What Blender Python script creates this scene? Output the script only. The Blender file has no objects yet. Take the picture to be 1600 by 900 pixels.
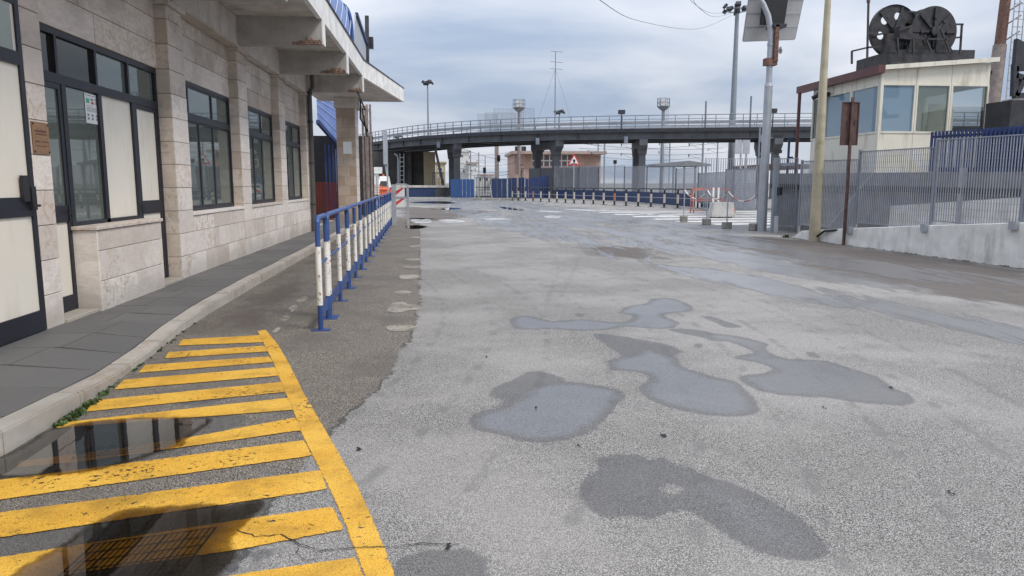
import bpy, bmesh, math, random
import numpy as np
from mathutils import Vector, Matrix
random.seed(7)
R = math.radians
scene = bpy.context.scene
col = scene.collection

# ------------------------------------------------------------------ camera
EYE = 1.55
FPX = 1155.0
PITCH = math.atan(164 / FPX)
YAW = math.atan(112 / FPX * math.cos(PITCH))
cd = bpy.data.cameras.new('camera'); cam = bpy.data.objects.new('camera', cd); col.objects.link(cam)
cam.location = (0, 0, EYE)
cam.rotation_euler = (math.pi / 2 - PITCH, 0, -YAW)
cd.sensor_width = 36; cd.lens = 36 * FPX / 1600
cd.clip_start = 0.05; cd.clip_end = 6000
scene.camera = cam

# ------------------------------------------------------------------ sky and sun (overcast)
SUN_EL, SUN_AZ = R(48), R(128)          # azimuth clockwise from +Y: high behind the right shoulder
w = bpy.data.worlds.new('World'); scene.world = w; w.use_nodes = True
nt = w.node_tree; N = nt.nodes; L = nt.links
for n in list(N): N.remove(n)
def wn(t, **k):
    n = N.new(t)
    for a, b in k.items(): setattr(n, a, b)
    return n
out = wn('ShaderNodeOutputWorld'); bg = wn('ShaderNodeBackground'); L.new(bg.outputs[0], out.inputs[0])
sky = wn('ShaderNodeTexSky', sky_type='NISHITA'); sky.sun_disc = False
sky.sun_elevation = SUN_EL; sky.sun_rotation = SUN_AZ; sky.air_density = 1.2; sky.dust_density = 2.0
tc = wn('ShaderNodeTexCoord'); sep = wn('ShaderNodeSeparateXYZ'); L.new(tc.outputs['Generated'], sep.inputs[0])
# cloud layer seen on a flat ceiling: direction / (z + .12)
zc = wn('ShaderNodeMath', operation='MAXIMUM'); L.new(sep.outputs[2], zc.inputs[0]); zc.inputs[1].default_value = 0.0
za = wn('ShaderNodeMath', operation='ADD'); L.new(zc.outputs[0], za.inputs[0]); za.inputs[1].default_value = 0.16
dv = wn('ShaderNodeVectorMath', operation='DIVIDE'); cz = wn('ShaderNodeCombineXYZ')
for i in range(3): L.new(za.outputs[0], cz.inputs[i])
L.new(tc.outputs['Generated'], dv.inputs[0]); L.new(cz.outputs[0], dv.inputs[1])
mp = wn('ShaderNodeMapping'); mp.inputs['Location'].default_value = (3.1, 1.75, 0.4); mp.inputs['Scale'].default_value = (0.9, 1.0, 0.0)
L.new(dv.outputs[0], mp.inputs[0])
n1 = wn('ShaderNodeTexNoise'); n1.inputs['Scale'].default_value = 0.75; n1.inputs['Detail'].default_value = 7; n1.inputs['Roughness'].default_value = 0.5; n1.inputs['Distortion'].default_value = 0.3
L.new(mp.outputs[0], n1.inputs['Vector'])
cr = wn('ShaderNodeValToRGB'); L.new(n1.outputs[0], cr.inputs[0])
e = cr.color_ramp.elements
e[0].position = 0.40; e[0].color = (0.265, 0.325, 0.43, 1)
e[1].position = 0.62; e[1].color = (0.535, 0.55, 0.60, 1)
m_ = e.new(0.51); m_.color = (0.41, 0.445, 0.515, 1)
# an overcast sky is brighter overhead than at the horizon
br = wn('ShaderNodeMapRange'); L.new(zc.outputs[0], br.inputs[0]); br.inputs[1].default_value = 0.1; br.inputs[2].default_value = 0.9
br.inputs[3].default_value = 1.0; br.inputs[4].default_value = 2.3
mul = wn('ShaderNodeVectorMath', operation='SCALE'); L.new(cr.outputs[0], mul.inputs[0]); L.new(br.outputs[0], mul.inputs['Scale'])
sk = wn('ShaderNodeVectorMath', operation='SCALE'); L.new(sky.outputs[0], sk.inputs[0]); sk.inputs['Scale'].default_value = 0.08
mx = wn('ShaderNodeMix', data_type='RGBA'); mx.inputs[0].default_value = 0.92
L.new(sk.outputs[0], mx.inputs[6]); L.new(mul.outputs[0], mx.inputs[7])
L.new(mx.outputs[2], bg.inputs[0]); bg.inputs[1].default_value = 1.0
sd = bpy.data.lights.new('sun', 'SUN'); sun = bpy.data.objects.new('sun', sd); col.objects.link(sun)
sd.energy = 1.5; sd.angle = R(14); sd.color = (1.0, 0.93, 0.83)
dirv = Vector((math.sin(SUN_AZ) * math.cos(SUN_EL), math.cos(SUN_AZ) * math.cos(SUN_EL), math.sin(SUN_EL)))
sun.rotation_euler = dirv.to_track_quat('Z', 'Y').to_euler(); sun.location = (20, -20, 40)
vs = scene.view_settings; vs.view_transform = 'Standard'; vs.look = 'None'; vs.exposure = 0.6; vs.gamma = 1.0
scene.cycles.max_bounces = 8; scene.cycles.transparent_max_bounces = 24

# ------------------------------------------------------------------ pixel of a survey photo -> point of the place
def ray(px, py):
    x = (px - 800) / FPX; y = -(py - 450) / FPX
    fy = math.cos(PITCH) + y * math.sin(PITCH); fz = -math.sin(PITCH) + y * math.cos(PITCH)
    return (x * math.cos(YAW) + fy * math.sin(YAW), -x * math.sin(YAW) + fy * math.cos(YAW), fz)
def G(px, py, z=0.0):
    r = ray(px, py); t = (z - EYE) / r[2]; return (r[0] * t, r[1] * t)
def WX(px, py, X):                     # on the plane x = X -> (y, z)
    r = ray(px, py); t = X / r[0]; return (r[1] * t, EYE + r[2] * t)
def YP(px, py, Y):                     # on the plane y = Y -> (x, z)
    r = ray(px, py); t = Y / r[1]; return (r[0] * t, EYE + r[2] * t)
def LP(px, py, A, B):                  # on the upright plane through ground points A, B -> (x, y, z)
    r = ray(px, py); dx, dy = B[0] - A[0], B[1] - A[1]
    t = (A[0] * dy - A[1] * dx) / (r[0] * dy - r[1] * dx)
    return (r[0] * t, r[1] * t, EYE + r[2] * t)

# ------------------------------------------------------------------ mesh building
class MB:
    def __init__(s): s.v = []; s.f = []; s.sm = []
    def add(s, vs, fs, smooth=False):
        b = len(s.v); s.v += [tuple(q) for q in vs]; s.f += [tuple(b + i for i in f) for f in fs]
        s.sm += [smooth] * len(fs); return s
    def box(s, x0, y0, z0, x1, y1, z1):
        return s.add([(x0, y0, z0), (x1, y0, z0), (x1, y1, z0), (x0, y1, z0), (x0, y0, z1), (x1, y0, z1), (x1, y1, z1), (x0, y1, z1)],
                     [(0, 3, 2, 1), (4, 5, 6, 7), (0, 1, 5, 4), (1, 2, 6, 5), (2, 3, 7, 6), (3, 0, 4, 7)])
    def bar(s, p, q, wd, ht, up=(0, 0, 1)):            # rectangular bar from p to q
        p, q = Vector(p), Vector(q); d = (q - p).normalized(); u = Vector(up)
        if abs(d.dot(u)) > .99: u = Vector((0, 1, 0))
        a = d.cross(u).normalized() * wd / 2; b = a.cross(d).normalized() * ht / 2
        vs = [p - a - b, p + a - b, p + a + b, p - a + b, q - a - b, q + a - b, q + a + b, q - a + b]
        return s.add(vs, [(0, 1, 2, 3), (7, 6, 5, 4), (0, 4, 5, 1), (1, 5, 6, 2), (2, 6, 7, 3), (3, 7, 4, 0)])
    def tube(s, pts, r, n=8, r1=None, cap=True):
        pts = [Vector(p) for p in pts]; m = len(pts)
        rs = [r + ((r1 if r1 is not None else r) - r) * i / max(1, m - 1) for i in range(m)] if not isinstance(r, (list, tuple)) else r
        vs = []; prev = None
        for i, p in enumerate(pts):
            d = (pts[min(i + 1, m - 1)] - pts[max(i - 1, 0)]).normalized()
            if prev is None: a = d.orthogonal().normalized()
            else:
                a = prev - d * prev.dot(d)
                a = a.normalized() if a.length > 1e-6 else d.orthogonal().normalized()
            prev = a; b = d.cross(a)
            for k in range(n):
                t = 2 * math.pi * k / n; vs.append(p + (a * math.cos(t) + b * math.sin(t)) * rs[i])
        fs = [(i * n + k, i * n + (k + 1) % n, (i + 1) * n + (k + 1) % n, (i + 1) * n + k) for i in range(m - 1) for k in range(n)]
        s.add(vs, fs, True)
        if cap:
            s.add([vs[k] for k in range(n)], [tuple(range(n - 1, -1, -1))]); s.add([vs[(m - 1) * n + k] for k in range(n)], [tuple(range(n))])
        return s
    def prism(s, poly, z0, z1):                         # polygon in xy, counter-clockwise; z0, z1 floats or lists
        n = len(poly); a = z0 if isinstance(z0, (list, tuple)) else [z0] * n; b = z1 if isinstance(z1, (list, tuple)) else [z1] * n
        vs = [(p[0], p[1], a[i]) for i, p in enumerate(poly)] + [(p[0], p[1], b[i]) for i, p in enumerate(poly)]
        ar = sum(poly[i][0] * poly[(i + 1) % n][1] - poly[(i + 1) % n][0] * poly[i][1] for i in range(n))
        fs = [tuple(range(n - 1, -1, -1)), tuple(range(n, 2 * n))] + [(i, (i + 1) % n, n + (i + 1) % n, n + i) for i in range(n)]
        if ar < 0: fs = [f[::-1] for f in fs]
        return s.add(vs, fs)
    def slab(s, poly, d):                               # polygon of 3D points extruded by vector d
        n = len(poly); d = Vector(d); vs = [Vector(p) for p in poly] + [Vector(p) + d for p in poly]
        nrm = Vector((0, 0, 0))
        for i in range(n): nrm += (vs[i] - vs[0]).cross(vs[(i + 1) % n] - vs[0])
        fs = [tuple(range(n)), tuple(range(2 * n - 1, n - 1, -1))] + [((i + 1) % n, i, n + i, n + (i + 1) % n) for i in range(n)]
        if nrm.dot(d) > 0: fs = [f[::-1] for f in fs]
        return s.add(vs, fs)
    def mesh(s, name, m):
        me = bpy.data.meshes.new(name); me.from_pydata(s.v, [], s.f); me.update()
        if any(s.sm): me.polygons.foreach_set('use_smooth', s.sm)
        if m: me.materials.append(m)
        return me
def thing(name, label, cat, loc=(0, 0, 0), rz=0.0, group=None):
    o = bpy.data.objects.new(name, None); col.objects.link(o); o.location = loc; o.rotation_euler = (0, 0, rz)
    o.empty_display_size = .2; o['label'] = label; o['category'] = cat
    if group: o['group'] = group
    return o
def part(name, mb, m, parent, world=True, label=None, kind=None):
    """a part; its vertices are given in the place's own coordinates unless world=False"""
    me = mb.mesh(name, m) if isinstance(mb, MB) else mb
    if world:
        root = parent
        off = Vector((0, 0, 0))
        while root is not None: off += Vector(root.location); root = root.parent
        me.transform(Matrix.Translation(-off))
    o = bpy.data.objects.new(name, me); col.objects.link(o); o.parent = parent
    if label: o['label'] = label
    if kind: o['kind'] = kind
    return o
def struct(name, mb, m, parent=None, kind='structure'):
    me = mb.mesh(name, m) if isinstance(mb, MB) else mb
    o = bpy.data.objects.new(name, me); col.objects.link(o)
    if parent: o.parent = parent
    else: o['kind'] = kind
    return o
def single(name, mb, m, label, cat, group=None):
    o = struct(name, mb, m); del o['kind']; o['label'] = label; o['category'] = cat
    if group: o['group'] = group
    return o
def inst(name, me, parent, loc=(0, 0, 0), rz=0.0, rot=None, scale=None):
    o = bpy.data.objects.new(name, me); col.objects.link(o); o.parent = parent; o.location = loc
    o.rotation_euler = rot if rot else (0, 0, rz)
    if scale: o.scale = scale
    return o
_cache = {}
def chamfer_box(dx, dy, dz, m, ch=0.004):               # shared by alike pieces; origin at the centre
    k = (round(dx, 3), round(dy, 3), round(dz, 3), m.name, ch)
    if k not in _cache:
        bm = bmesh.new(); bmesh.ops.create_cube(bm, size=1.0)
        bmesh.ops.scale(bm, vec=(dx, dy, dz), verts=bm.verts)
        if ch: bmesh.ops.bevel(bm, geom=bm.edges[:], offset=ch, segments=1, affect='EDGES')
        me = bpy.data.meshes.new('piece'); bm.to_mesh(me); bm.free(); me.materials.append(m); _cache[k] = me
    return _cache[k]
def piece(name, x0, y0, z0, x1, y1, z1, m, parent, ch=0.004):
    off = Vector((0, 0, 0)); r = parent
    while r is not None: off += Vector(r.location); r = r.parent
    return inst(name, chamfer_box(x1 - x0, y1 - y0, z1 - z0, m, ch), parent, Vector(((x0 + x1) / 2, (y0 + y1) / 2, (z0 + z1) / 2)) - off)
def copy_tree(o, parent=None, loc=None, rz=None, label=None):
    c = o.copy(); col.objects.link(c); c.parent = parent
    if loc is not None: c.location = loc
    if rz is not None: c.rotation_euler = (0, 0, rz)
    if label: c['label'] = label
    for ch in list(o.children): copy_tree(ch, c)
    return c
def flat_shape(outlines, m, depth=0.0):
    """filled 2D outlines (holes allowed) extruded; drawn in the xy plane"""
    cu = bpy.data.curves.new('shape', 'CURVE'); cu.dimensions = '2D'; cu.fill_mode = 'BOTH'; cu.extrude = depth / 2
    for o_ in outlines:
        sp = cu.splines.new('POLY'); sp.points.add(len(o_) - 1)
        for i, p in enumerate(o_): sp.points[i].co = (p[0], p[1], 0, 1)
        sp.use_cyclic_u = True
    ob = bpy.data.objects.new('tmp', cu); col.objects.link(ob)
    dg = bpy.context.evaluated_depsgraph_get(); me = bpy.data.meshes.new_from_object(ob.evaluated_get(dg))
    bpy.data.objects.remove(ob); me.materials.clear(); me.materials.append(m); return me
def circle(cx, cy, r, n=20): return [(cx + r * math.cos(2 * math.pi * i / n), cy + r * math.sin(2 * math.pi * i / n)) for i in range(n)]

# ------------------------------------------------------------------ materials
class NT:
    def __init__(s, name):
        s.m = bpy.data.materials.new(name); s.m.use_nodes = True; s.t = s.m.node_tree; s.n = s.t.nodes
        s.p = s.n['Principled BSDF']; s.out = s.n['Material Output']; s.pos = s.node('ShaderNodeNewGeometry').outputs['Position']
    def node(s, t, **k):
        n = s.n.new(t)
        for a, b in k.items(): setattr(n, a, b)
        return n
    def lk(s, a, b): s.t.links.new(a, b)
    def val(s, sock, v):
        if hasattr(v, 'is_linked') or hasattr(v, 'links'): s.lk(v, sock)
        else: sock.default_value = v
    def scaled(s, sc):
        m = s.node('ShaderNodeVectorMath', operation='MULTIPLY'); s.lk(s.pos, m.inputs[0]); m.inputs[1].default_value = sc; return m.outputs[0]
    def noise(s, scale, detail=4, rough=.55, vec=None, dist=0.0):
        n = s.node('ShaderNodeTexNoise'); n.inputs['Scale'].default_value = scale; n.inputs['Detail'].default_value = detail
        n.inputs['Roughness'].default_value = rough; n.inputs['Distortion'].default_value = dist; s.lk(vec if vec is not None else s.pos, n.inputs['Vector']); return n.outputs[0]
    def voro(s, scale, vec=None, out='Distance', feature='F1'):
        n = s.node('ShaderNodeTexVoronoi', feature=feature); n.inputs['Scale'].default_value = scale; s.lk(vec if vec is not None else s.pos, n.inputs['Vector']); return n.outputs[out]
    def math(s, op, a, b=0.0, c=0.0, clamp=False):
        n = s.node('ShaderNodeMath', operation=op); n.use_clamp = clamp
        for i, v in enumerate((a, b, c)): s.val(n.inputs[i], v)
        return n.outputs[0]
    def step(s, v, a, b, lo=0.0, hi=1.0):
        n = s.node('ShaderNodeMapRange', interpolation_type='SMOOTHSTEP'); s.val(n.inputs[0], v)
        for i, q in enumerate((a, b, lo, hi)): n.inputs[i + 1].default_value = q
        return n.outputs[0]
    def mix(s, f, a, b, blend='MIX'):
        n = s.node('ShaderNodeMix', data_type='RGBA', blend_type=blend)
        s.val(n.inputs[0], f)
        for sock, v in ((n.inputs[6], a), (n.inputs[7], b)):
            if isinstance(v, tuple): sock.default_value = v if len(v) == 4 else (*v, 1)
            else: s.lk(v, sock)
        return n.outputs[2]
    def attr(s, name): n = s.node('ShaderNodeAttribute'); n.attribute_name = name; return n.outputs['Fac']
    def rnd(s): return s.node('ShaderNodeObjectInfo').outputs['Random']
    def sep(s): n = s.node('ShaderNodeSeparateXYZ'); s.lk(s.pos, n.inputs[0]); return n.outputs
    def bump(s, h, strength=.3, dist=.01):
        n = s.node('ShaderNodeBump'); n.inputs['Strength'].default_value = strength; n.inputs['Distance'].default_value = dist; s.lk(h, n.inputs['Height'])
        s.lk(n.outputs[0], s.p.inputs['Normal']); return n.outputs[0]
    def set(s, color=None, rough=None, metal=None, spec=None):
        for nm, v in (('Base Color', color), ('Roughness', rough), ('Metallic', metal), ('Specular IOR Level', spec)):
            if v is None: continue
            if isinstance(v, tuple) and len(v) == 3: v = (*v, 1)
            s.val(s.p.inputs[nm], v)
        return s.m
def paint(name, c, rough=.5, metal=0.0, var=.18, scale=3.0, dirt=None, dirt_amt=.5, rust=0.0, bump=.06, fine=60.0, rust_scale=9.0, streak=0.0):
    t = NT(name)
    k = t.noise(scale, 5); k2 = t.noise(fine, 2)
    f = t.math('ADD', t.math('MULTIPLY', k, .7), t.math('MULTIPLY', k2, .3))
    a = tuple(max(0, q * (1 - var)) for q in c); b = tuple(min(1, q * (1 + var)) for q in c)
    colr = t.mix(t.step(f, .3, .7), a, b)
    colr = t.mix(t.math('MULTIPLY', t.rnd(), .12), colr, tuple(q * .7 for q in c))
    if dirt:
        v = t.scaled((1.6, 1.6, .35)) if streak else t.pos
        colr = t.mix(t.math('MULTIPLY', t.step(t.noise(2.2 if not streak else streak, 8, .65, v), .5, .72), dirt_amt), colr, dirt)
    rg = rough
    if rust:
        rk = t.step(t.noise(rust_scale, 8, .7), .68 - rust * .25, .72 - rust * .25)
        colr = t.mix(rk, colr, (.16, .06, .025)); rg = t.mix(rk, (rough,) * 3, (.85,) * 3)
    t.bump(t.math('ADD', k2, t.math('MULTIPLY', k, 2.0)), bump, .01)
    return t.set(colr, rg if rg is not rough else rough, metal)

def make_travertine(name, a, b, dark, weather):
    t = NT(name); x = t.rnd()
    v = t.scaled((1.0, 1.0, 3.5)); ns = t.node('ShaderNodeVectorMath', operation='ADD'); t.lk(v, ns.inputs[0])
    cx = t.node('ShaderNodeCombineXYZ'); t.lk(t.math('MULTIPLY', x, 37.0), cx.inputs[0]); t.lk(t.math('MULTIPLY', x, 11.0), cx.inputs[1]); t.lk(t.math('MULTIPLY', x, 71.0), cx.inputs[2]); t.lk(cx.outputs[0], ns.inputs[1])
    vein = t.noise(5.0, 9, .68, ns.outputs[0], .8)
    c = t.mix(t.step(vein, .32, .68), a, b)
    c = t.mix(t.math('MULTIPLY', t.step(x, .1, 1.0), .6), c, dark)
    hs = t.node('ShaderNodeSeparateColor'); wn_ = t.node('ShaderNodeTexWhiteNoise', noise_dimensions='1D'); t.lk(x, wn_.inputs['W']); t.lk(wn_.outputs['Color'], hs.inputs[0])
    c = t.mix(t.math('MULTIPLY', hs.outputs[1], .22), c, (.60, .47, .40)); c = t.mix(t.math('MULTIPLY', hs.outputs[2], .25), c, (.82, .79, .74))
    vv = t.node('ShaderNodeVectorMath', operation='MULTIPLY'); t.lk(ns.outputs[0], vv.inputs[0]); vv.inputs[1].default_value = (1, 1, .25); blot = t.noise(7.0, 9, .72, vv.outputs[0], 1.6)
    c = t.mix(t.math('MULTIPLY', t.math('MULTIPLY', t.step(blot, .50, .60), t.step(hs.outputs[0], .35, .75, .15, 1)), .62), c, (.40, .28, .17))     # rusty veins of the stone
    gr = t.noise(1.7, 7, .62)
    c = t.mix(t.math('MULTIPLY', t.step(gr, .42, .7), weather), c, (.13, .11, .095))     # soot
    dz = t.sep()[2]
    sp = t.math('SUBTRACT', t.math('ADD', .34, t.math('MULTIPLY', gr, .35)), dz)
    c = t.mix(t.math('MULTIPLY', t.step(sp, 0.0, .35), .35), c, (.14, .12, .09))         # splash dirt on the lowest course
    pit = t.step(t.noise(55, 3, .6, ns.outputs[0]), .35, .42)
    t.bump(t.math('ADD', pit, t.math('MULTIPLY', vein, .6)), .22, .006)
    return t.set(c, .62)
M = {}
M['trav'] = make_travertine('travertine', (.64, .57, .51), (.80, .745, .69), (.47, .39, .33), .12)
M['trav_side'] = make_travertine('travertine_weathered_shaded', (.52, .445, .38), (.69, .61, .54), (.35, .285, .235), .28)  # darker tone: weathering higher up, shade painted onto the pier sides
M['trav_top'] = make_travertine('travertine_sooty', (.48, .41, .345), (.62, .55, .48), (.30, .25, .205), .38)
M['trav_brown'] = make_travertine('travertine_brown', (.33, .245, .165), (.42, .32, .23), (.27, .2, .14), .4)
M['mortar'] = paint('mortar', (.33, .29, .245), .9)
M['concrete'] = paint('concrete_painted', (.76, .745, .72), .75, dirt=(.42, .40, .37), dirt_amt=.45, streak=1.6, bump=.15)
M['concrete_grey'] = paint('concrete_grey', (.54, .495, .45), .8, dirt=(.25, .22, .19), dirt_amt=.6, streak=1.6, bump=.2)
M['concrete_white'] = paint('whitewashed_concrete', (.72, .71, .67), .8, dirt=(.30, .285, .25), dirt_amt=.7, streak=1.3, bump=.25)
M['beam'] = paint('weathered_beam', (.40, .38, .355), .8, dirt=(.17, .155, .14), dirt_amt=.65, streak=1.3, bump=.15)
M['rebar_rust'] = paint('spalled_rust', (.27, .18, .135), .95, var=.55, scale=22, bump=1.0, fine=120)
M['frame'] = paint('navy_frame', (.013, .014, .022), .5, var=.25, bump=.03)
M['cream'] = paint('cream_panel', (.74, .69, .60), .42, var=.04, scale=1.2, dirt=(.42, .35, .26), dirt_amt=.36, streak=2.5, bump=.03)
M['curtain'] = paint('curtain', (.62, .58, .48), .9, var=.2, scale=2)
M['dark'] = paint('interior_shade', (.03, .028, .03), .9)  # near-black colour stands in for the shade of unlit interiors
M['slab'] = None
M['blue'] = paint('blue_paint', (.03, .072, .225), .42, var=.25, rust=.16, rust_scale=22, bump=.05, dirt=(.1, .1, .12), dirt_amt=.35)
M['white'] = paint('white_paint', (.76, .735, .68), .5, var=.1, rust=.42, rust_scale=30, bump=.05)
M['galv'] = paint('galvanised_steel', (.40, .42, .45), .48, .35, var=.15, bump=.04)
M['fence'] = paint('fence_steel', (.27, .29, .33), .5, .25, var=.15, bump=.04)
M['darksteel'] = paint('dark_steel', (.035, .037, .045), .55, .2, var=.4, rust=.12, bump=.1)
M['rust'] = paint('rusty_steel', (.15, .08, .06), .85, var=.5, scale=14, bump=.4)
M['rustpole'] = paint('rusty_pole', (.25, .205, .185), .75, var=.35, scale=5, bump=.3, rust=.12)
M['brown'] = paint('brown_sheet', (.085, .042, .036), .6, var=.4, scale=6, bump=.1, rust=.15)
M['beige'] = paint('beige_pole', (.43, .385, .27), .6, var=.12, dirt=(.26, .21, .13), dirt_amt=.6, bump=.06)
M['cabin'] = paint('cream_cabin', (.68, .655, .56), .45, var=.05, scale=1.3, dirt=(.28, .22, .14), dirt_amt=.55, streak=2.2, bump=.02)
M['maroon'] = paint('maroon_gutter', (.10, .035, .035), .5, var=.3)
M['navy'] = paint('navy_sheet', (.014, .034, .12), .5, var=.3, bump=.05)
M['brightblue'] = paint('blue_sheet', (.018, .07, .22), .45, var=.15, bump=.05)
M['bridge'] = paint('bridge_paint', (.115, .122, .135), .6, .1, var=.25, scale=.7, rust=.08, dirt=(.05, .05, .055), dirt_amt=.6, bump=.1)
M['rail'] = paint('bridge_rail', (.20, .23, .28), .5, .3, var=.2)
M['pink'] = paint('pink_render', (.46, .31, .25), .85, var=.12, scale=.6, dirt=(.2, .14, .12), dirt_amt=.5)
M['pinkroof'] = paint('pink_fascia', (.40, .30, .26), .85, var=.2)
M['whitewall'] = paint('white_render', (.62, .62, .60), .85, var=.08, scale=.5, dirt=(.3, .3, .3), dirt_amt=.5)
M['ochre'] = paint('ochre_render', (.40, .33, .22), .85, var=.12, scale=.5)
M['shadewall'] = paint('shaded_concrete', (.07, .068, .065), .9, var=.4, scale=.5, dirt=(.02, .02, .022), dirt_amt=.8, streak=.5)  # near-black base puts the shade under the deck into the wall colour
M['orange'] = paint('orange_plastic', (.72, .13, .04), .5, var=.2)
M['red'] = paint('red_paint', (.55, .05, .05), .5, var=.2)
M['salmon'] = paint('faded_red_paint', (.50, .20, .16), .55, var=.25, rust=.2)
M['whiteplastic'] = paint('white_plastic', (.74, .74, .71), .5, var=.05, dirt=(.35, .34, .3), dirt_amt=.5)
M['iron'] = paint('black_iron', (.034, .034, .038), .55, .2, var=.5, scale=7, rust=.22, rust_scale=6, bump=.3)
M['black'] = paint('black_paint', (.012, .012, .014), .5, var=.4)
M['brass'] = paint('copper_plaque', (.30, .165, .085), .45, .3, var=.25, scale=25)
M['paper'] = paint('paper', (.76, .77, .76), .7, var=.03)
M['green'] = paint('green_print', (.1, .45, .26), .7)
M['greyprint'] = paint('grey_print', (.22, .22, .23), .7)
M['solarback'] = paint('panel_backsheet', (.60, .60, .60), .5, var=.05, dirt=(.4, .4, .4), dirt_amt=.3)
M['alu'] = paint('aluminium', (.42, .43, .44), .4, .5, var=.08)
M['concreteblock'] = paint('block', (.24, .23, .21), .9, var=.3, scale=9, bump=.5)
M['stonestep'] = paint('stone_step', (.36, .33, .28), .7, var=.15, scale=8)

def make_glass(name, tint, base, mixf, ior=1.6):
    t = NT(name)
    t.n.remove(t.p)
    gl = t.node('ShaderNodeBsdfGlossy'); gl.inputs['Roughness'].default_value = .015; gl.inputs['Color'].default_value = (.80, .85, .83, 1)
    bp = t.node('ShaderNodeBump'); bp.inputs['Strength'].default_value = .04; bp.inputs['Distance'].default_value = .02; t.lk(t.noise(1.3, 2), bp.inputs['Height']); t.lk(bp.outputs[0], gl.inputs['Normal'])
    tr = t.node('ShaderNodeBsdfTransparent'); tr.inputs[0].default_value = (*tint, 1)
    df = t.node('ShaderNodeBsdfDiffuse'); df.inputs[0].default_value = (*base, 1)
    a = t.node('ShaderNodeMixShader'); a.inputs[0].default_value = mixf; t.lk(tr.outputs[0], a.inputs[1]); t.lk(df.outputs[0], a.inputs[2])
    fr = t.node('ShaderNodeFresnel'); fr.inputs[0].default_value = ior
    f = t.math('ADD', t.math('MULTIPLY', fr.outputs[0], .95), .05)
    b = t.node('ShaderNodeMixShader'); t.lk(f, b.inputs[0]); t.lk(a.outputs[0], b.inputs[1]); t.lk(gl.outputs[0], b.inputs[2]); t.lk(b.outputs[0], t.out.inputs[0])
    return t.m
M['glass'] = make_glass('window_glass', (.74, .80, .77), (.23, .26, .235), .5)
M['glass_interior'] = make_glass('window_glass_dark_interior', (.3, .26, .24), (.035, .026, .024), .6, 1.28)  # brown-black tint paints the dark interior seen through the panes
M['glass_blue'] = make_glass('blue_window_film', (.3, .42, .52), (.22, .32, .41), .8)
M['glass_clear'] = make_glass('clear_window_glass', (.85, .88, .88), (.2, .2, .2), .05)

def make_sheet_stripes():                              # translucent blue corrugated sheet
    t = NT('blue_roof_sheet'); k = t.noise(1.5, 5)
    c = t.mix(t.step(k, .3, .7), (.13, .205, .48), (.18, .27, .56))
    return t.set(c, .4)
M['bluesheet'] = make_sheet_stripes()
M['gable'] = paint('grey_gable', (.36, .38, .43), .5, var=.08)
M['whitestrip'] = paint('white_rib', (.6, .64, .74), .5, var=.05)

def asphalt_nodes(t, tone=1.0):
    """colour and height of the worn road asphalt: pale stones in dark binder"""
    v = t.voro(165.0, out='Color'); sp = t.node('ShaderNodeSeparateColor'); t.lk(v, sp.inputs[0])
    stone = sp.outputs[0]; d = t.voro(165.0)
    big = t.noise(.45, 6, .6); mid = t.noise(3.5, 6, .6); fin = t.noise(38, 4, .7)
    c = t.mix(stone, (.28, .265, .25), (.535, .51, .475))
    c = t.mix(t.step(d, .40, .58), c, (.10, .096, .09))
    c = t.mix(t.step(fin, .60, .72), c, (.13, .125, .12))
    c = t.mix(t.math('MULTIPLY', t.step(mid, .35, .7), .34), c, (.20, .19, .175))
    c = t.mix(t.math('MULTIPLY', t.step(big, .42, .6), .34), c, (.44, .415, .39))
    h = t.math('ADD', t.math('MULTIPLY', d, -1.0), t.math('MULTIPLY', fin, .8))
    return c, h, big, mid, fin, stone, d
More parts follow.
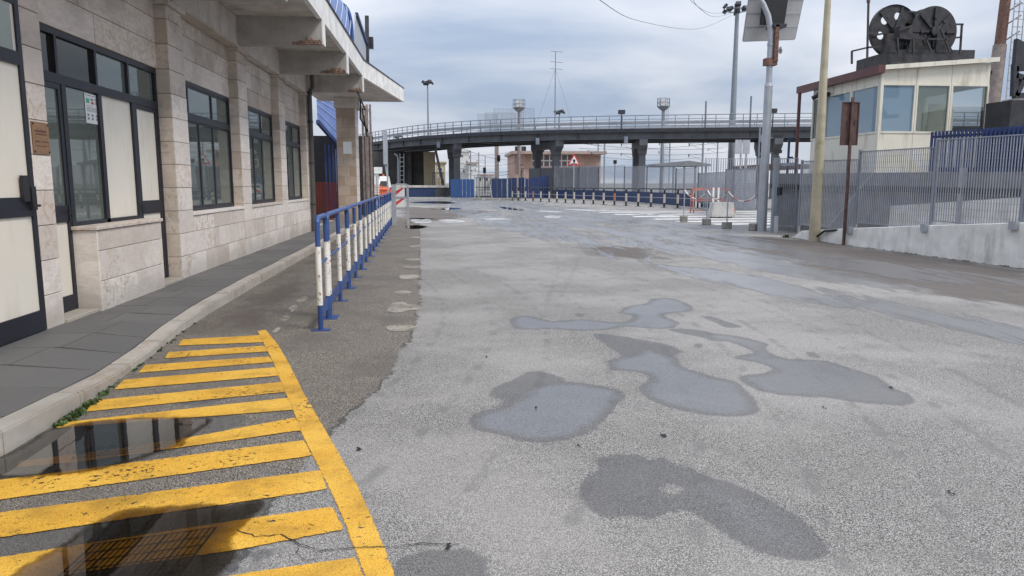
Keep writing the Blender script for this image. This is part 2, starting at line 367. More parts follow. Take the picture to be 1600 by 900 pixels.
# ------------------------------------------------------------------ road surface
def road_material():
    t = NT('worn_asphalt'); c, h, big, mid, fin, stone, d = asphalt_nodes(t)
    jit = t.math('ADD', t.math('MULTIPLY', t.math('SUBTRACT', t.noise(9, 5, .7), .5), .16), t.math('MULTIPLY', t.math('SUBTRACT', t.noise(70, 3, .7), .5), .05))
    # older brown strip along the kerb
    old = t.step(t.math('ADD', t.math('ADD', t.attr('old'), jit), t.math('MULTIPLY', t.math('SUBTRACT', t.noise(2.2, 6, .72), .5), .22)), -.006, .02)
    oc = t.mix(stone, (.19, .165, .135), (.47, .41, .335)); oc = t.mix(t.step(d, .40, .6), oc, (.05, .045, .04))
    oc = t.mix(t.math('MULTIPLY', t.step(t.noise(1.1, 7, .68), .45, .62), .6), oc, (.115, .102, .088))
    c = t.mix(old, c, oc)
    ob = t.math('ABSOLUTE', t.math('ADD', t.math('ADD', t.attr('old'), jit), t.math('MULTIPLY', t.math('SUBTRACT', t.noise(2.2, 6, .72), .5), .22)))
    c = t.mix(t.math('MULTIPLY', t.step(ob, .022, .006), t.step(t.noise(1.7, 5), .38, .5, 0, .8)), c, (.035, .032, .03))
    # faint tyre arcs
    ty = t.node('ShaderNodeTexWave', wave_type='RINGS', rings_direction='Z'); ty.inputs['Scale'].default_value = .55; ty.inputs['Distortion'].default_value = 1.2; ty.inputs['Detail Scale'].default_value = .3
    off = t.node('ShaderNodeVectorMath', operation='ADD'); t.lk(t.pos, off.inputs[0]); off.inputs[1].default_value = (14, -9, 0); t.lk(off.outputs[0], ty.inputs['Vector'])
    c = t.mix(t.math('MULTIPLY', t.math('MULTIPLY', t.step(ty.outputs[1] if False else ty.outputs['Fac'], .93, .99), t.step(mid, .45, .6)), .45), c, (.15, .145, .14))
    # small oil spots
    sp = t.step(t.voro(1.1, out='Distance'), .05, .035); c = t.mix(t.math('MULTIPLY', sp, t.step(fin, .42, .6, 0, .55)), c, (.08, .078, .075))
    # damp patches: dark rim, thin water film inside
    j2 = t.math('ADD', t.math('MULTIPLY', t.math('SUBTRACT', t.noise(11, 7, .75), .5), .13), t.math('MULTIPLY', t.math('SUBTRACT', t.noise(110, 3, .7), .5), .07))
    damp = t.step(t.math('ADD', t.attr('damp'), j2), -.012, .012)
    film = t.step(t.math('ADD', t.attr('film'), j2), .005, .13)
    # wet tyre lanes farther off: streaky
    vs_ = t.scaled((1.3, .22, 1)); sn = t.noise(1.1, 9, .72, vs_, .8)
    lane = t.math('ADD', t.math('MULTIPLY', t.attr('lane'), .55), t.math('MULTIPLY', t.math('SUBTRACT', sn, .53), 4.2))
    inl = t.step(t.attr('lane'), -.35, .0); lane = t.math('SUBTRACT', lane, t.math('MULTIPLY', t.math('SUBTRACT', 1.0, inl), 2.0))
    wetlane = t.step(lane, -.02, .10); laneedge = t.math('MULTIPLY', t.step(lane, -.16, 0.02), t.math('SUBTRACT', 1.0, t.step(lane, .08, .3)))
    dirtn = t.math('ADD', t.attr('dirt'), t.math('MULTIPLY', t.math('SUBTRACT', t.noise(1.3, 8, .7, t.scaled((1.5, .6, 1)), .5), .5), 2.2))
    dirt = t.math('MULTIPLY', t.step(dirtn, -.1, .5), t.step(t.attr('dirt'), -.5, -.15))
    c = t.mix(t.math('MULTIPLY', dirt, .8), c, t.mix(stone, (.055, .044, .038), (.15, .12, .10)))
    c = t.mix(t.math('MULTIPLY', laneedge, .55), c, (.10, .095, .09))
    dampc = t.mix(t.mix(film, (.56,) * 3, (.50,) * 3), c, (.07, .07, .074))
    c = t.mix(damp, c, dampc)
    c = t.mix(t.math('MULTIPLY', wetlane, .3), c, (.22, .225, .24))
    wet = t.math('MAXIMUM', film, t.math('MULTIPLY', wetlane, .95))
    rg = t.mix(damp, (.88,) * 3, (.62,) * 3)
    rg = t.mix(wet, rg, (.30,) * 3)
    bs = t.node('ShaderNodeBump'); bs.inputs['Distance'].default_value = .004
    t.lk(t.math('SUBTRACT', .75, t.math('MULTIPLY', wet, .5)), bs.inputs['Strength']); t.lk(h, bs.inputs['Height']); t.lk(bs.outputs[0], t.p.inputs['Normal'])
    # a water film over the stones: smooth coat
    t.val(t.p.inputs['Coat Weight'], t.math('MULTIPLY', wet, t.step(fin, .25, .65, .62, .22)))
    t.p.inputs['Coat Roughness'].default_value = .16; t.p.inputs['Coat IOR'].default_value = 1.33
    cb = t.node('ShaderNodeBump'); cb.inputs['Distance'].default_value = .003; cb.inputs['Strength'].default_value = .22; t.lk(h, cb.inputs['Height']); t.lk(cb.outputs[0], t.p.inputs['Coat Normal'])
    return t.set(c, rg, None, .35)
M['road'] = road_material()

def sdf(P, Y, poly):                                   # signed distance (positive inside) of grid points to a polygon
    poly = np.array(poly); n = len(poly); dmin = np.full(P.shape, 1e9); ins = np.zeros(P.shape, bool)
    for i in range(n):
        a = poly[i]; b = poly[(i + 1) % n]; e = b - a; wx = P - a[0]; wy = Y - a[1]
        tt = np.clip((wx * e[0] + wy * e[1]) / max(1e-9, e.dot(e)), 0, 1)
        dmin = np.minimum(dmin, (wx - e[0] * tt) ** 2 + (wy - e[1] * tt) ** 2)
        c = ((a[1] <= Y) & (b[1] > Y)) | ((b[1] <= Y) & (a[1] > Y))
        if abs(e[1]) > 1e-9: ins ^= c & (P < a[0] + (Y - a[1]) / e[1] * e[0])
    return np.where(ins, 1, -1) * np.sqrt(dmin)
def smooth_poly(pts, k=4):                             # closed Catmull-Rom through the points
    n = len(pts); o = []
    for i in range(n):
        p0, p1, p2, p3 = (pts[(i + j - 1) % n] for j in range(4))
        for q in range(k):
            t = q / k
            o.append(tuple(.5 * ((2 * p1[a]) + (-p0[a] + p2[a]) * t + (2 * p0[a] - 5 * p1[a] + 4 * p2[a] - p3[a]) * t * t + (-p0[a] + 3 * p1[a] - 3 * p2[a] + p3[a]) * t ** 3) for a in (0, 1)))
    return o
def Z(ox, oy, s, pts): return [(ox + x * s, oy + y * s) for x, y in pts]
zp = lambda pts: smooth_poly([G(*q) for q in Z(680, 440, .5112, pts)])
FILM = [zp(q) for q in (
    [(228, 125), (240, 108), (290, 105), (350, 120), (400, 118), (450, 115), (520, 122), (580, 124), (603, 104), (560, 95), (590, 75), (640, 68), (660, 55), (710, 50), (760, 62), (790, 82), (770, 92), (710, 98), (705, 108), (745, 125), (730, 140), (690, 145), (620, 140), (580, 137), (520, 148), (440, 150), (350, 145), (290, 147), (245, 143)],
    [(525, 250), (545, 235), (600, 225), (640, 205), (690, 215), (740, 235), (760, 260), (850, 290), (920, 305), (950, 330), (985, 370), (985, 400), (930, 412), (850, 410), (760, 395), (690, 375), (640, 350), (625, 320), (655, 300), (640, 282), (590, 275), (540, 268)],
    [(830, 165), (870, 160), (940, 170), (1015, 190), (1010, 205), (1050, 230), (1120, 238), (1200, 243), (1270, 265), (1350, 290), (1400, 325), (1450, 345), (1465, 365), (1440, 378), (1350, 375), (1260, 365), (1200, 355), (1100, 350), (1020, 340), (950, 315), (930, 290), (1000, 280), (1030, 268), (990, 250), (920, 235), (915, 228), (970, 215), (900, 185), (850, 178)],
    [(105, 420), (130, 400), (190, 385), (235, 365), (270, 335), (310, 318), (380, 308), (450, 310), (540, 325), (580, 345), (545, 390), (510, 430), (450, 470), (370, 488), (280, 490), (200, 470), (130, 455), (105, 435)])]
FILM2 = [zp([(800, 610), (850, 615), (920, 640), (1010, 670), (1090, 710), (1150, 755), (1180, 800), (1170, 830), (1120, 840), (1050, 830), (980, 805), (900, 765), (840, 715), (800, 670), (785, 640)])]
DAMP = FILM + [zp(q) for q in (
    [(480, 160), (560, 165), (640, 180), (700, 190), (750, 210), (735, 225), (700, 232), (620, 240), (560, 245), (565, 225), (530, 200)],
    [(712, 145), (790, 146), (860, 160), (900, 180), (850, 182), (820, 172), (760, 160)],
    [(170, 350), (180, 325), (240, 300), (280, 276), (340, 278), (400, 305), (330, 340), (240, 400), (190, 390), (210, 365)],
    [(505, 540), (560, 530), (620, 528), (650, 545), (700, 540), (730, 560), (765, 565), (772, 548), (800, 580), (850, 600), (920, 620), (1010, 660), (1090, 705), (1150, 750), (1190, 800), (1195, 835), (1150, 852), (1070, 848), (980, 822), (900, 782), (830, 732), (770, 700), (730, 700), (660, 722), (600, 715), (520, 720), (470, 690), (440, 650), (445, 610), (490, 575)],
    [(810, 106), (850, 108), (890, 122), (940, 138), (890, 140), (850, 122)], [(1130, 215), (1160, 218), (1178, 232), (1150, 230)], [(790, 192), (815, 190), (815, 202), (795, 202)],
    [(425, 98), (460, 98), (450, 108), (432, 106)])] + [smooth_poly([G(*q) for q in ((610, 885), (640, 868), (690, 858), (740, 862), (760, 880), (755, 930), (660, 960), (600, 930))])]
DAMP += [smooth_poly([G(*q) for q in Z(0, 500, .4444, p)]) for p in ([(-90, 740), (200, 715), (420, 680), (560, 650), (830, 645), (960, 618), (900, 700), (845, 760), (850, 850), (790, 930), (700, 1010), (300, 1080), (-90, 1090)],
    [(-110, 480), (60, 420), (180, 372), (330, 350), (760, 335), (870, 345), (740, 420), (600, 490), (330, 575), (-110, 610)], [(600, 285), (720, 250), (820, 268), (700, 300)], [(860, 800), (930, 800), (960, 830), (900, 845)])]
HOLE = [zp([(690, 625), (720, 615), (750, 625), (755, 645), (725, 650), (695, 640)])]
LANE = [[G(*q) for q in p] for p in (
    [(700, 316), (760, 328), (830, 343), (900, 358), (960, 383), (1100, 415), (1300, 452), (1640, 520), (1640, 545), (1300, 478), (1050, 428), (900, 388), (820, 368), (740, 350), (690, 330)],
    [(740, 314), (900, 323), (1000, 336), (1100, 350), (1250, 385), (1400, 410), (1640, 445), (1640, 485), (1400, 458), (1200, 425), (1050, 400), (950, 375), (850, 350), (780, 330)],
    [(625, 312), (720, 309), (800, 313), (860, 318), (800, 330), (700, 322), (640, 320)])]
DIRT = [[G(*q) for q in p] for p in ([(1130, 366), (1250, 372), (1640, 425), (1700, 500), (1500, 470), (1300, 430), (1180, 395), (1060, 372)], [(905, 386), (960, 383), (1020, 388), (1055, 403), (990, 408), (930, 400)],
                                     [(930, 344), (1000, 343), (1010, 350), (950, 352)], [(620, 322), (780, 330), (700, 345), (630, 350)], [(290, 522), (425, 513), (478, 468), (492, 430), (560, 370), (600, 335), (560, 335), (490, 395), (345, 480)])]
OLD = [[G(655, 346), G(656, 400), G(656, 470), G(650, 510), G(640, 528), G(620, 565), G(600, 595), G(550, 642), G(515, 672), G(490, 712), G(465, 735), G(420, 790), G(390, 835), G(345, 900), (-1.0, 1.5), (-5, 1.5), (-5, 34), (-1.9, 34)]]
def grid_axis(segs):
    o = [segs[0][0]]
    for a, b, h in segs:
        n = max(1, round((b - a) / h)); o += [a + (b - a) * (i + 1) / n for i in range(n)]
    return np.array(o)
gx = grid_axis([(-60, -8, 8), (-8, -3.2, .4), (-3.2, 5.6, .045), (5.6, 12, .12), (12, 20, .5), (20, 90, 8)])
gy = grid_axis([(-14, 1.5, 1.5), (1.5, 9.5, .045), (9.5, 14, .09), (14, 26, .2), (26, 50, .6), (50, 110, 2), (110, 150, 10)])
XX, YY = np.meshgrid(gx, gy); nx, ny = len(gx), len(gy)
co = np.stack([XX.ravel(), YY.ravel(), np.zeros(nx * ny)], 1)
ii = (np.arange(ny - 1)[:, None] * nx + np.arange(nx - 1)[None, :]).ravel()
quads = np.stack([ii, ii + 1, ii + nx + 1, ii + nx], 1)
me = bpy.data.meshes.new('road'); me.vertices.add(nx * ny); me.vertices.foreach_set('co', co.ravel())
me.loops.add(quads.size); me.loops.foreach_set('vertex_index', quads.ravel().astype(np.int32))
me.polygons.add(len(quads)); me.polygons.foreach_set('loop_start', (np.arange(len(quads)) * 4).astype(np.int32))
me.update(calc_edges=True)
def fld(polys, sub=()):
    o = np.full(XX.shape, -9.0)
    for p in polys:
        pa = np.array(p); x0, y0 = pa.min(0) - .6; x1, y1 = pa.max(0) + .6
        ix = np.where((gx >= x0) & (gx <= x1))[0]; iy = np.where((gy >= y0) & (gy <= y1))[0]
        if len(ix) < 2 or len(iy) < 2: continue
        s_ = np.s_[iy[0]:iy[-1] + 1, ix[0]:ix[-1] + 1]
        o[s_] = np.maximum(o[s_], sdf(XX[s_], YY[s_], p))
    for p in sub: o = np.minimum(o, -sdf(XX, YY, p))
    return np.clip(o, -.6, .6)
film = np.maximum(fld(FILM), fld(FILM2) * .5)
for nm, a in (('film', film), ('damp', fld(DAMP, HOLE)), ('lane', fld(LANE)), ('dirt', fld(DIRT)), ('old', fld(OLD))):
    at = me.attributes.new(nm, 'FLOAT', 'POINT'); at.data.foreach_set('value', a.ravel().astype(np.float32))
me.materials.append(M['road']); struct('road', me, None)
# ground out to the horizon, below the road sheet
M['ground'] = paint('distant_ground', (.17, .165, .155), .95, var=.2, scale=.05)
struct('ground', MB().add([(-3000, -600, -.05), (3000, -600, -.05), (3000, 4000, -.05), (-3000, 4000, -.05)], [(0, 1, 2, 3)]), M['ground'])

# ------------------------------------------------------------------ thin sheets with ragged edges (paint, water)
def sdf_sheet(poly, res, z, m, name, parent=None, margin=.03, kind=None):
    pa = np.array(poly); x0, y0 = pa.min(0) - margin; x1, y1 = pa.max(0) + margin
    ax = np.linspace(x0, x1, max(2, int((x1 - x0) / res) + 2)); ay = np.linspace(y0, y1, max(2, int((y1 - y0) / res) + 2))
    A, B = np.meshgrid(ax, ay); s = sdf(A, B, poly); nx_ = len(ax)
    vid = {}; vs = []; at = []; fs = []
    ok = s > -margin - res
    for j in range(len(ay) - 1):
        for i in range(nx_ - 1):
            if ok[j, i] or ok[j + 1, i] or ok[j, i + 1] or ok[j + 1, i + 1]:
                f = []
                for a, b in ((j, i), (j, i + 1), (j + 1, i + 1), (j + 1, i)):
                    if (a, b) not in vid: vid[(a, b)] = len(vs); vs.append((A[a, b], B[a, b], z)); at.append(s[a, b])
                    f.append(vid[(a, b)])
                fs.append(f)
    me = bpy.data.meshes.new(name); me.from_pydata(vs, [], fs); me.update(); me.materials.append(m)
    a = me.attributes.new('edge', 'FLOAT', 'POINT'); a.data.foreach_set('value', np.array(at, np.float32))
    o = bpy.data.objects.new(name, me); col.objects.link(o); o.parent = parent
    if kind and not parent: o['kind'] = kind
    return o
def paint_sheet_material(name, c1, c2, wear, edgej=.03):
    t = NT(name); _, h, big, mid, fin, stone, d = asphalt_nodes(t)
    c = t.mix(t.step(t.noise(2.2, 5), .35, .65), c1, c2)
    c = t.mix(t.math('MULTIPLY', t.step(mid, .48, .68), .55), c, tuple(q * .5 for q in c1))
    c = t.mix(t.math('MULTIPLY', t.step(fin, .5, .8), .35), c, tuple(q * .45 for q in c1))
    c = t.mix(t.math('MULTIPLY', t.step(d, .5, .7), .5), c, tuple(q * .4 for q in c1))
    c = t.mix(t.math('MULTIPLY', t.step(t.noise(1.0, 6, .68), .5, .68), .55), c, tuple(q * .4 for q in c1))
    rim = t.math('ADD', t.attr('edge'), t.math('MULTIPLY', t.math('SUBTRACT', t.noise(26, 5, .75), .5), edgej))
    a1 = t.step(rim, -.002, .006)
    # cracks and worn-through spots
    cr_ = t.voro(4.5, t.pos, feature='DISTANCE_TO_EDGE'); jj = t.noise(6, 4)
    crack = t.math('MULTIPLY', t.step(t.math('ADD', cr_, t.math('MULTIPLY', t.noise(18, 4, .7), .03)), .026, .016), t.step(jj, .62, .68))
    worn = t.step(t.math('ADD', t.noise(30, 6, .75), t.math('MULTIPLY', t.noise(1.6, 5, .6), .65)), 1.02 - wear, 1.06 - wear)
    al = t.math('MULTIPLY', a1, t.math('SUBTRACT', 1.0, t.math('MAXIMUM', crack, worn)))
    t.lk(al, t.p.inputs['Alpha']); t.bump(h, .55, .004)
    return t.set(c, .6)
M['yellow'] = paint_sheet_material('yellow_road_paint', (.76, .40, .03), (.82, .47, .055), .085)
M['whiteline'] = paint_sheet_material('white_road_paint', (.80, .80, .78), (.86, .86, .85), .06, .06)
M['fadedline'] = paint_sheet_material('faded_road_paint', (.36, .315, .25), (.43, .38, .31), .17, .12)

yz = lambda pts: [G(*q) for q in Z(0, 500, .4444, pts)]
hatch = bpy.data.objects.new('yellow_hatching', None); col.objects.link(hatch); hatch['kind'] = 'structure'
band = yz([(935, 35), (980, 90), (1020, 160), (1070, 260), (1140, 380), (1195, 475), (1260, 590), (1330, 745), (1390, 900), (1460, 1060), (1310, 1060), (1280, 900), (1240, 790), (1205, 700), (1170, 620), (1130, 540), (1095, 470), (1060, 400), (1030, 320), (1000, 250), (980, 200), (960, 150), (930, 90), (905, 40)])
sdf_sheet(band, .02, .004, M['yellow'], 'edge_band', hatch)
for q in ([(640, 70), (915, 55), (928, 80), (625, 92)], [(590, 115), (930, 92), (946, 112), (580, 137)], [(510, 160), (945, 130), (964, 150), (485, 188)],
          [(435, 212), (968, 168), (982, 198), (400, 247)], [(330, 285), (990, 220), (1006, 255), (300, 325)], [(200, 365), (1015, 275), (1034, 318), (200, 383)],
          [(60, 500), (300, 470), (640, 420), (1040, 345), (1062, 390), (630, 452), (300, 500), (60, 522)], [(-40, 570), (1070, 425), (1098, 480), (-40, 641)],
          [(-60, 688), (1130, 530), (1152, 598), (-60, 778)], [(-80, 850), (300, 790), (880, 700), (1170, 660), (1212, 740), (820, 815), (300, 890), (-80, 960)],
          [(300, 985), (900, 888), (1250, 838), (1290, 925), (900, 990), (300, 1090)]):
    sdf_sheet(yz(q), .022, .006, M['yellow'], 'stripe', hatch)

# remnants of an old edge line, broken plates beside the dark strip
old_line = bpy.data.objects.new('faded_edge_line', None); col.objects.link(old_line); old_line['kind'] = 'structure'
zz = lambda pts: [G(*q) for q in Z(460, 270, .3, pts)]
for q in ([(480, 800), (560, 795), (635, 798), (620, 822), (540, 828), (490, 822)], [(480, 715), (510, 680), (570, 675), (600, 688), (650, 690), (650, 715), (600, 718), (540, 730), (490, 725)],
          [(520, 622), (560, 615), (605, 618), (600, 630), (530, 632)], [(548, 535), (590, 530), (650, 535), (640, 550), (560, 555)], [(565, 487), (640, 480), (652, 492), (600, 500)],
          [(580, 450), (650, 445), (650, 456), (600, 458)], [(595, 380), (650, 376), (650, 386), (610, 388)], [(600, 336), (648, 332), (648, 340)]):
    sdf_sheet(smooth_poly(zz(q)), .03, .005, M['fadedline'], 'line_remnant', old_line)
for q in ([(462, 470), (476, 462), (482, 466), (470, 476)], [(450, 482), (462, 475), (468, 480), (455, 490)], [(436, 500), (448, 492), (454, 496), (444, 505)], [(424, 520), (434, 511), (440, 513), (432, 521)]):
    sdf_sheet([G(*p) for p in q], .03, .005, M['fadedline'], 'line_remnant', old_line)
# white marks across the road
cross = bpy.data.objects.new('zebra_crossing', None); col.objects.link(cross); cross['kind'] = 'structure'
for (x0, x1, y) in ((8.4, 17.5, 38.6), (8.6, 17.0, 35.9), (8.9, 16.5, 33.4), (9.2, 16.0, 31.0), (9.5, 15.6, 28.9), (10.3, 15.4, 26.9), (11.0, 15.2, 25.0)):
    sdf_sheet([(x0, y), (x1, y + .25), (x1, y + .95), (x0, y + .7)], .12, .004, M['whiteline'], 'stripe', cross)
dash = bpy.data.objects.new('stop_line', None); col.objects.link(dash); dash['kind'] = 'structure'
M['whitedash'] = paint_sheet_material('worn_white_paint', (.66, .66, .64), (.78, .78, .77), .2, .35)
for q in ([(642, 343), (668, 342), (674, 348), (650, 349)], [(684, 344), (712, 343), (728, 347), (700, 348)], [(757, 341), (780, 341), (800, 343), (765, 344)], [(838, 329), (870, 330), (880, 332), (845, 331)], [(858, 337), (878, 338), (868, 341), (850, 339)],
          [(880, 327), (940, 328), (990, 330), (930, 330)], [(1010, 333), (1060, 336), (1045, 338), (1000, 335)]):
    sdf_sheet(smooth_poly([G(*p) for p in q], 3), .1, .004, M['whitedash'], 'dash', dash, .25)

# dark joints of the yellow painted grating that lies under the near puddle
gr_m = paint('grating_gap', (.03, .022, .012), .9); gg = bpy.data.objects.new('drain_grating', None); col.objects.link(gg); gg['kind'] = 'structure'
def gline(a, b, w_=.006):
    p, q = Vector(yz([a])[0]), Vector(yz([b])[0]); d = (q - p).normalized(); n_ = Vector((-d.y, d.x)) * w_ / 2
    struct('grating_joint', MB().add([(*(p - n_), .0095), (*(q - n_), .0095), (*(q + n_), .0095), (*(p + n_), .0095)], [(0, 1, 2, 3)]), gr_m, gg)
def quadg(A, B, C, D, nu, nv):                         # A-B far edge, D-C near edge
    f = lambda u, v: tuple((A[k] * (1 - u) + B[k] * u) * (1 - v) + (D[k] * (1 - u) + C[k] * u) * v for k in (0, 1))
    for i in range(nu + 1): gline(f(i / nu, 0), f(i / nu, 1), .010 if i % 4 == 0 else .005)
    for j in range(nv + 1): gline(f(0, j / nv), f(1, j / nv))
quadg((330, 795), (760, 735), (640, 890), (150, 960), 20, 5)
quadg((330, 452), (640, 425), (560, 462), (250, 492), 14, 3)
# standing water
def water_material():
    t = NT('standing_water'); t.n.remove(t.p)
    e_ = t.math('ADD', t.attr('edge'), t.math('MULTIPLY', t.math('SUBTRACT', t.noise(14, 6, .7), .5), .09))
    gl = t.node('ShaderNodeBsdfGlossy'); gl.inputs['Roughness'].default_value = .0; gl.inputs['Color'].default_value = (1, 1, 1, 1)
    bp = t.node('ShaderNodeBump'); bp.inputs['Strength'].default_value = .05; bp.inputs['Distance'].default_value = .01; t.lk(t.noise(3.5, 2), bp.inputs['Height']); t.lk(bp.outputs[0], gl.inputs['Normal'])
    dp = t.step(e_, .0, .14)
    tr = t.node('ShaderNodeBsdfTransparent'); t.lk(t.mix(dp, (.56, .54, .5), (.40, .37, .33)), tr.inputs[0])
    fr = t.node('ShaderNodeFresnel'); fr.inputs[0].default_value = 1.36
    a = t.node('ShaderNodeMixShader'); t.lk(t.math('MULTIPLY', fr.outputs[0], t.step(e_, .01, .06, .25, 1.6)), a.inputs[0]); t.lk(tr.outputs[0], a.inputs[1]); t.lk(gl.outputs[0], a.inputs[2])
    t0 = t.node('ShaderNodeBsdfTransparent'); b = t.node('ShaderNodeMixShader')
    t.lk(t.step(e_, -.01, .015), b.inputs[0]); t.lk(t0.outputs[0], b.inputs[1]); t.lk(a.outputs[0], b.inputs[2]); t.lk(b.outputs[0], t.out.inputs[0])
    return t.m
M['water'] = water_material()
for q in ([(110, 430), (150, 400), (230, 378), (300, 362), (450, 350), (640, 346), (735, 350), (742, 366), (690, 400), (640, 445), (560, 472), (470, 500), (330, 538), (150, 556), (-40, 560), (-90, 520), (20, 480)],
          [(330, 720), (430, 675), (560, 662), (700, 655), (830, 655), (935, 633), (900, 690), (850, 735), (815, 800), (835, 840), (780, 890), (700, 960), (300, 1030), (-60, 1060), (40, 900), (160, 830), (240, 780)]):
    sdf_sheet(smooth_poly(yz(q)), .03, .012, M['water'], 'puddle', None, .1, 'structure')
for q in ([(634, 354), (650, 352), (668, 354), (660, 357), (640, 358)], [(640, 316), (690, 314.5), (712, 317), (700, 318.5), (670, 318)], [(668, 325), (690, 324), (722, 326), (690, 328)], [(636, 342), (660, 341), (680, 342), (655, 343)],
          [(780, 323), (800, 325), (820, 329), (790, 327)]):
    sdf_sheet(smooth_poly([G(*p) for p in q]), .12, .010, M['water'], 'puddle', None, .1, 'structure')

# faint tyre marks
def tyre_material():
    t = NT('tyre_mark'); t.p.inputs['Base Color'].default_value = (.09, .088, .085, 1); t.p.inputs['Roughness'].default_value = .9
    a = t.math('MULTIPLY', t.step(t.attr('edge'), 0, .05), t.step(t.noise(4, 6, .7), .35, .7, .0, .22)); t.lk(t.math('MULTIPLY', a, t.step(t.noise(90, 3, .7), .35, .6, .3, 1)), t.p.inputs['Alpha']); return t.m
M['tyre'] = tyre_material()
def tyre(px, wd):
    pts = [Vector(G(*p)) for p in px]; P = []
    for k in range(len(pts) - 1):
        p = [pts[max(0, k - 1)], pts[k], pts[k + 1], pts[min(len(pts) - 1, k + 2)]]
        for q in range(6): u = q / 6; P.append(.5 * ((2 * p[1]) + (p[2] - p[0]) * u + (2 * p[0] - 5 * p[1] + 4 * p[2] - p[3]) * u * u + (3 * p[1] - p[0] - 3 * p[2] + p[3]) * u ** 3))
    P.append(pts[-1]); L1, R1 = [], []
    for i, p in enumerate(P):
        d = (P[min(i + 1, len(P) - 1)] - P[max(i - 1, 0)]).normalized(); n_ = Vector((-d.y, d.x)) * wd / 2; L1.append(tuple(p + n_)); R1.append(tuple(p - n_))
    sdf_sheet(L1 + R1[::-1], .05, .003, M['tyre'], 'tyre_mark', None, .03, 'structure')
tyre([(852, 482), (858, 462), (866, 440), (872, 420), (868, 400)], .12); tyre([(870, 470), (888, 440), (900, 415), (905, 395)], .12)
tyre([(1290, 520), (1220, 482), (1130, 445), (1060, 422)], .14)
# long crack with branches across the near asphalt, and the joint beside the dark strip
M['crackdark'] = paint('crack_dark', (.022, .02, .018), .95)  # dark colour of the crack strips
def crack(px, wd, seed):
    rr = random.Random(seed); pts = [Vector(G(*p)) for p in px]; o = []
    for a, b in zip(pts[:-1], pts[1:]):
        n = max(2, int((b - a).length / .025))
        for i in range(n): o.append(a.lerp(b, i / n) + Vector((rr.uniform(-1, 1), rr.uniform(-1, 1))) * .007)
    mb = MB(); m_ = len(o)
    for i in range(m_ - 1):
        d = (o[i + 1] - o[i]).normalized(); nrm = Vector((-d.y, d.x)); w_ = wd * (.35 + .65 * rr.random()) * min(1, (m_ - i) / 8)
        mb.add([(*(o[i] - nrm * w_ / 2), .0085), (*(o[i + 1] - nrm * w_ / 2), .0085), (*(o[i + 1] + nrm * w_ / 2), .0085), (*(o[i] + nrm * w_ / 2), .0085)], [(0, 1, 2, 3)])
    struct('crack', mb, M['crackdark'])
crack([(372, 832), (400, 840), (440, 838), (470, 852), (500, 862), (560, 858), (610, 857), (660, 851), (720, 853), (752, 845)], .008, 1)
crack([(470, 852), (462, 866), (480, 880), (505, 868)], .006, 2)
crack([(240, 570), (262, 566), (290, 560), (300, 548)], .008, 3)
0 and crack([(656, 360), (655, 400), (654, 440), (655, 470), (653, 492), (648, 512), (641, 526)], .014, 4)
# ------------------------------------------------------------------ pavement and kerb
def slab_material():
    t = NT('basalt_paving'); x = t.rnd()
    c = t.mix(t.step(x, 0, 1), (.105, .102, .099), (.13, .126, .122))
    c = t.mix(t.math('MULTIPLY', t.step(t.noise(.8, 7, .65), .4, .68), .4), c, (.135, .13, .12))
    c = t.mix(t.math('MULTIPLY', t.step(t.noise(60, 3), .5, .7), .3), c, (.17, .165, .155))
    t.bump(t.noise(45, 5, .7), .25, .006)
    return t.set(c, t.step(t.noise(1.1, 5), .35, .65, .55, .72))
M['slab'] = slab_material()
M['kerb'] = make_travertine('kerb_stone', (.50, .46, .41), (.62, .58, .52), (.38, .34, .30), .25)
KO = [(-2.62, 1.5), (-2.60, 3.2), (-2.52, 4.3), (-2.50, 5.0), (-2.56, 5.9), (-2.62, 6.7), (-2.74, 8.05), (-2.79, 9.4), (-2.82, 12), (-2.86, 17), (-2.95, 24), (-3.05, 34)]
KH = [.14, .14, .14, .125, .065, .06, .09, .12, .13, .13, .13, .13]
def kx(y, tab=None):
    for i in range(len(KO) - 1):
        if KO[i][1] <= y <= KO[i + 1][1]:
            f = (y - KO[i][1]) / (KO[i + 1][1] - KO[i][1]); f = .6 * f + .4 * f * f * (3 - 2 * f)
            return (KO[i][0] + (KO[i + 1][0] - KO[i][0]) * f, KH[i] + (KH[i + 1] - KH[i]) * f)
    return (KO[-1][0], .13) if y > KO[-1][1] else (KO[0][0], .13)
kerb = bpy.data.objects.new('kerb', None); col.objects.link(kerb); kerb['kind'] = 'structure'
rk = random.Random(3); y = 1.6
while y < 34:
    ln = rk.uniform(.86, 1.05); y1 = min(34, y + ln)
    ys = [y + .004 + (y1 - y - .008) * i / 3 for i in range(4)]
    dz = rk.uniform(-.004, .004); dx = rk.uniform(-.006, .006)
    outer = [(kx(q)[0] + dx, q) for q in ys]; inner = [(kx(q)[0] - .17, q) for q in ys][::-1]
    zt = [kx(q)[1] + dz for q in ys]; bm_ = MB().prism(outer + inner, -.03, zt + zt[::-1]).mesh('kerb_stone', M['kerb'])
    b = bmesh.new(); b.from_mesh(bm_); bmesh.ops.bevel(b, geom=[e_ for e_ in b.edges if all(v.co.z > -.01 for v in e_.verts)], offset=.012, segments=2, affect='EDGES'); b.to_mesh(bm_); b.free()
    struct('kerb_stone', bm_, None, kerb); y = y1
pav = bpy.data.objects.new('pavement', None); col.objects.link(pav); pav['kind'] = 'structure'
struct('joint_bed', MB().prism([(-4.6, 1.5)] + [(kx(q)[0] - .172, q) for q in np.linspace(1.5, 34, 60)] + [(-4.6, 34)], -.03, [.02] * 62), M['mortar'], pav)
y = 1.7; row = 0
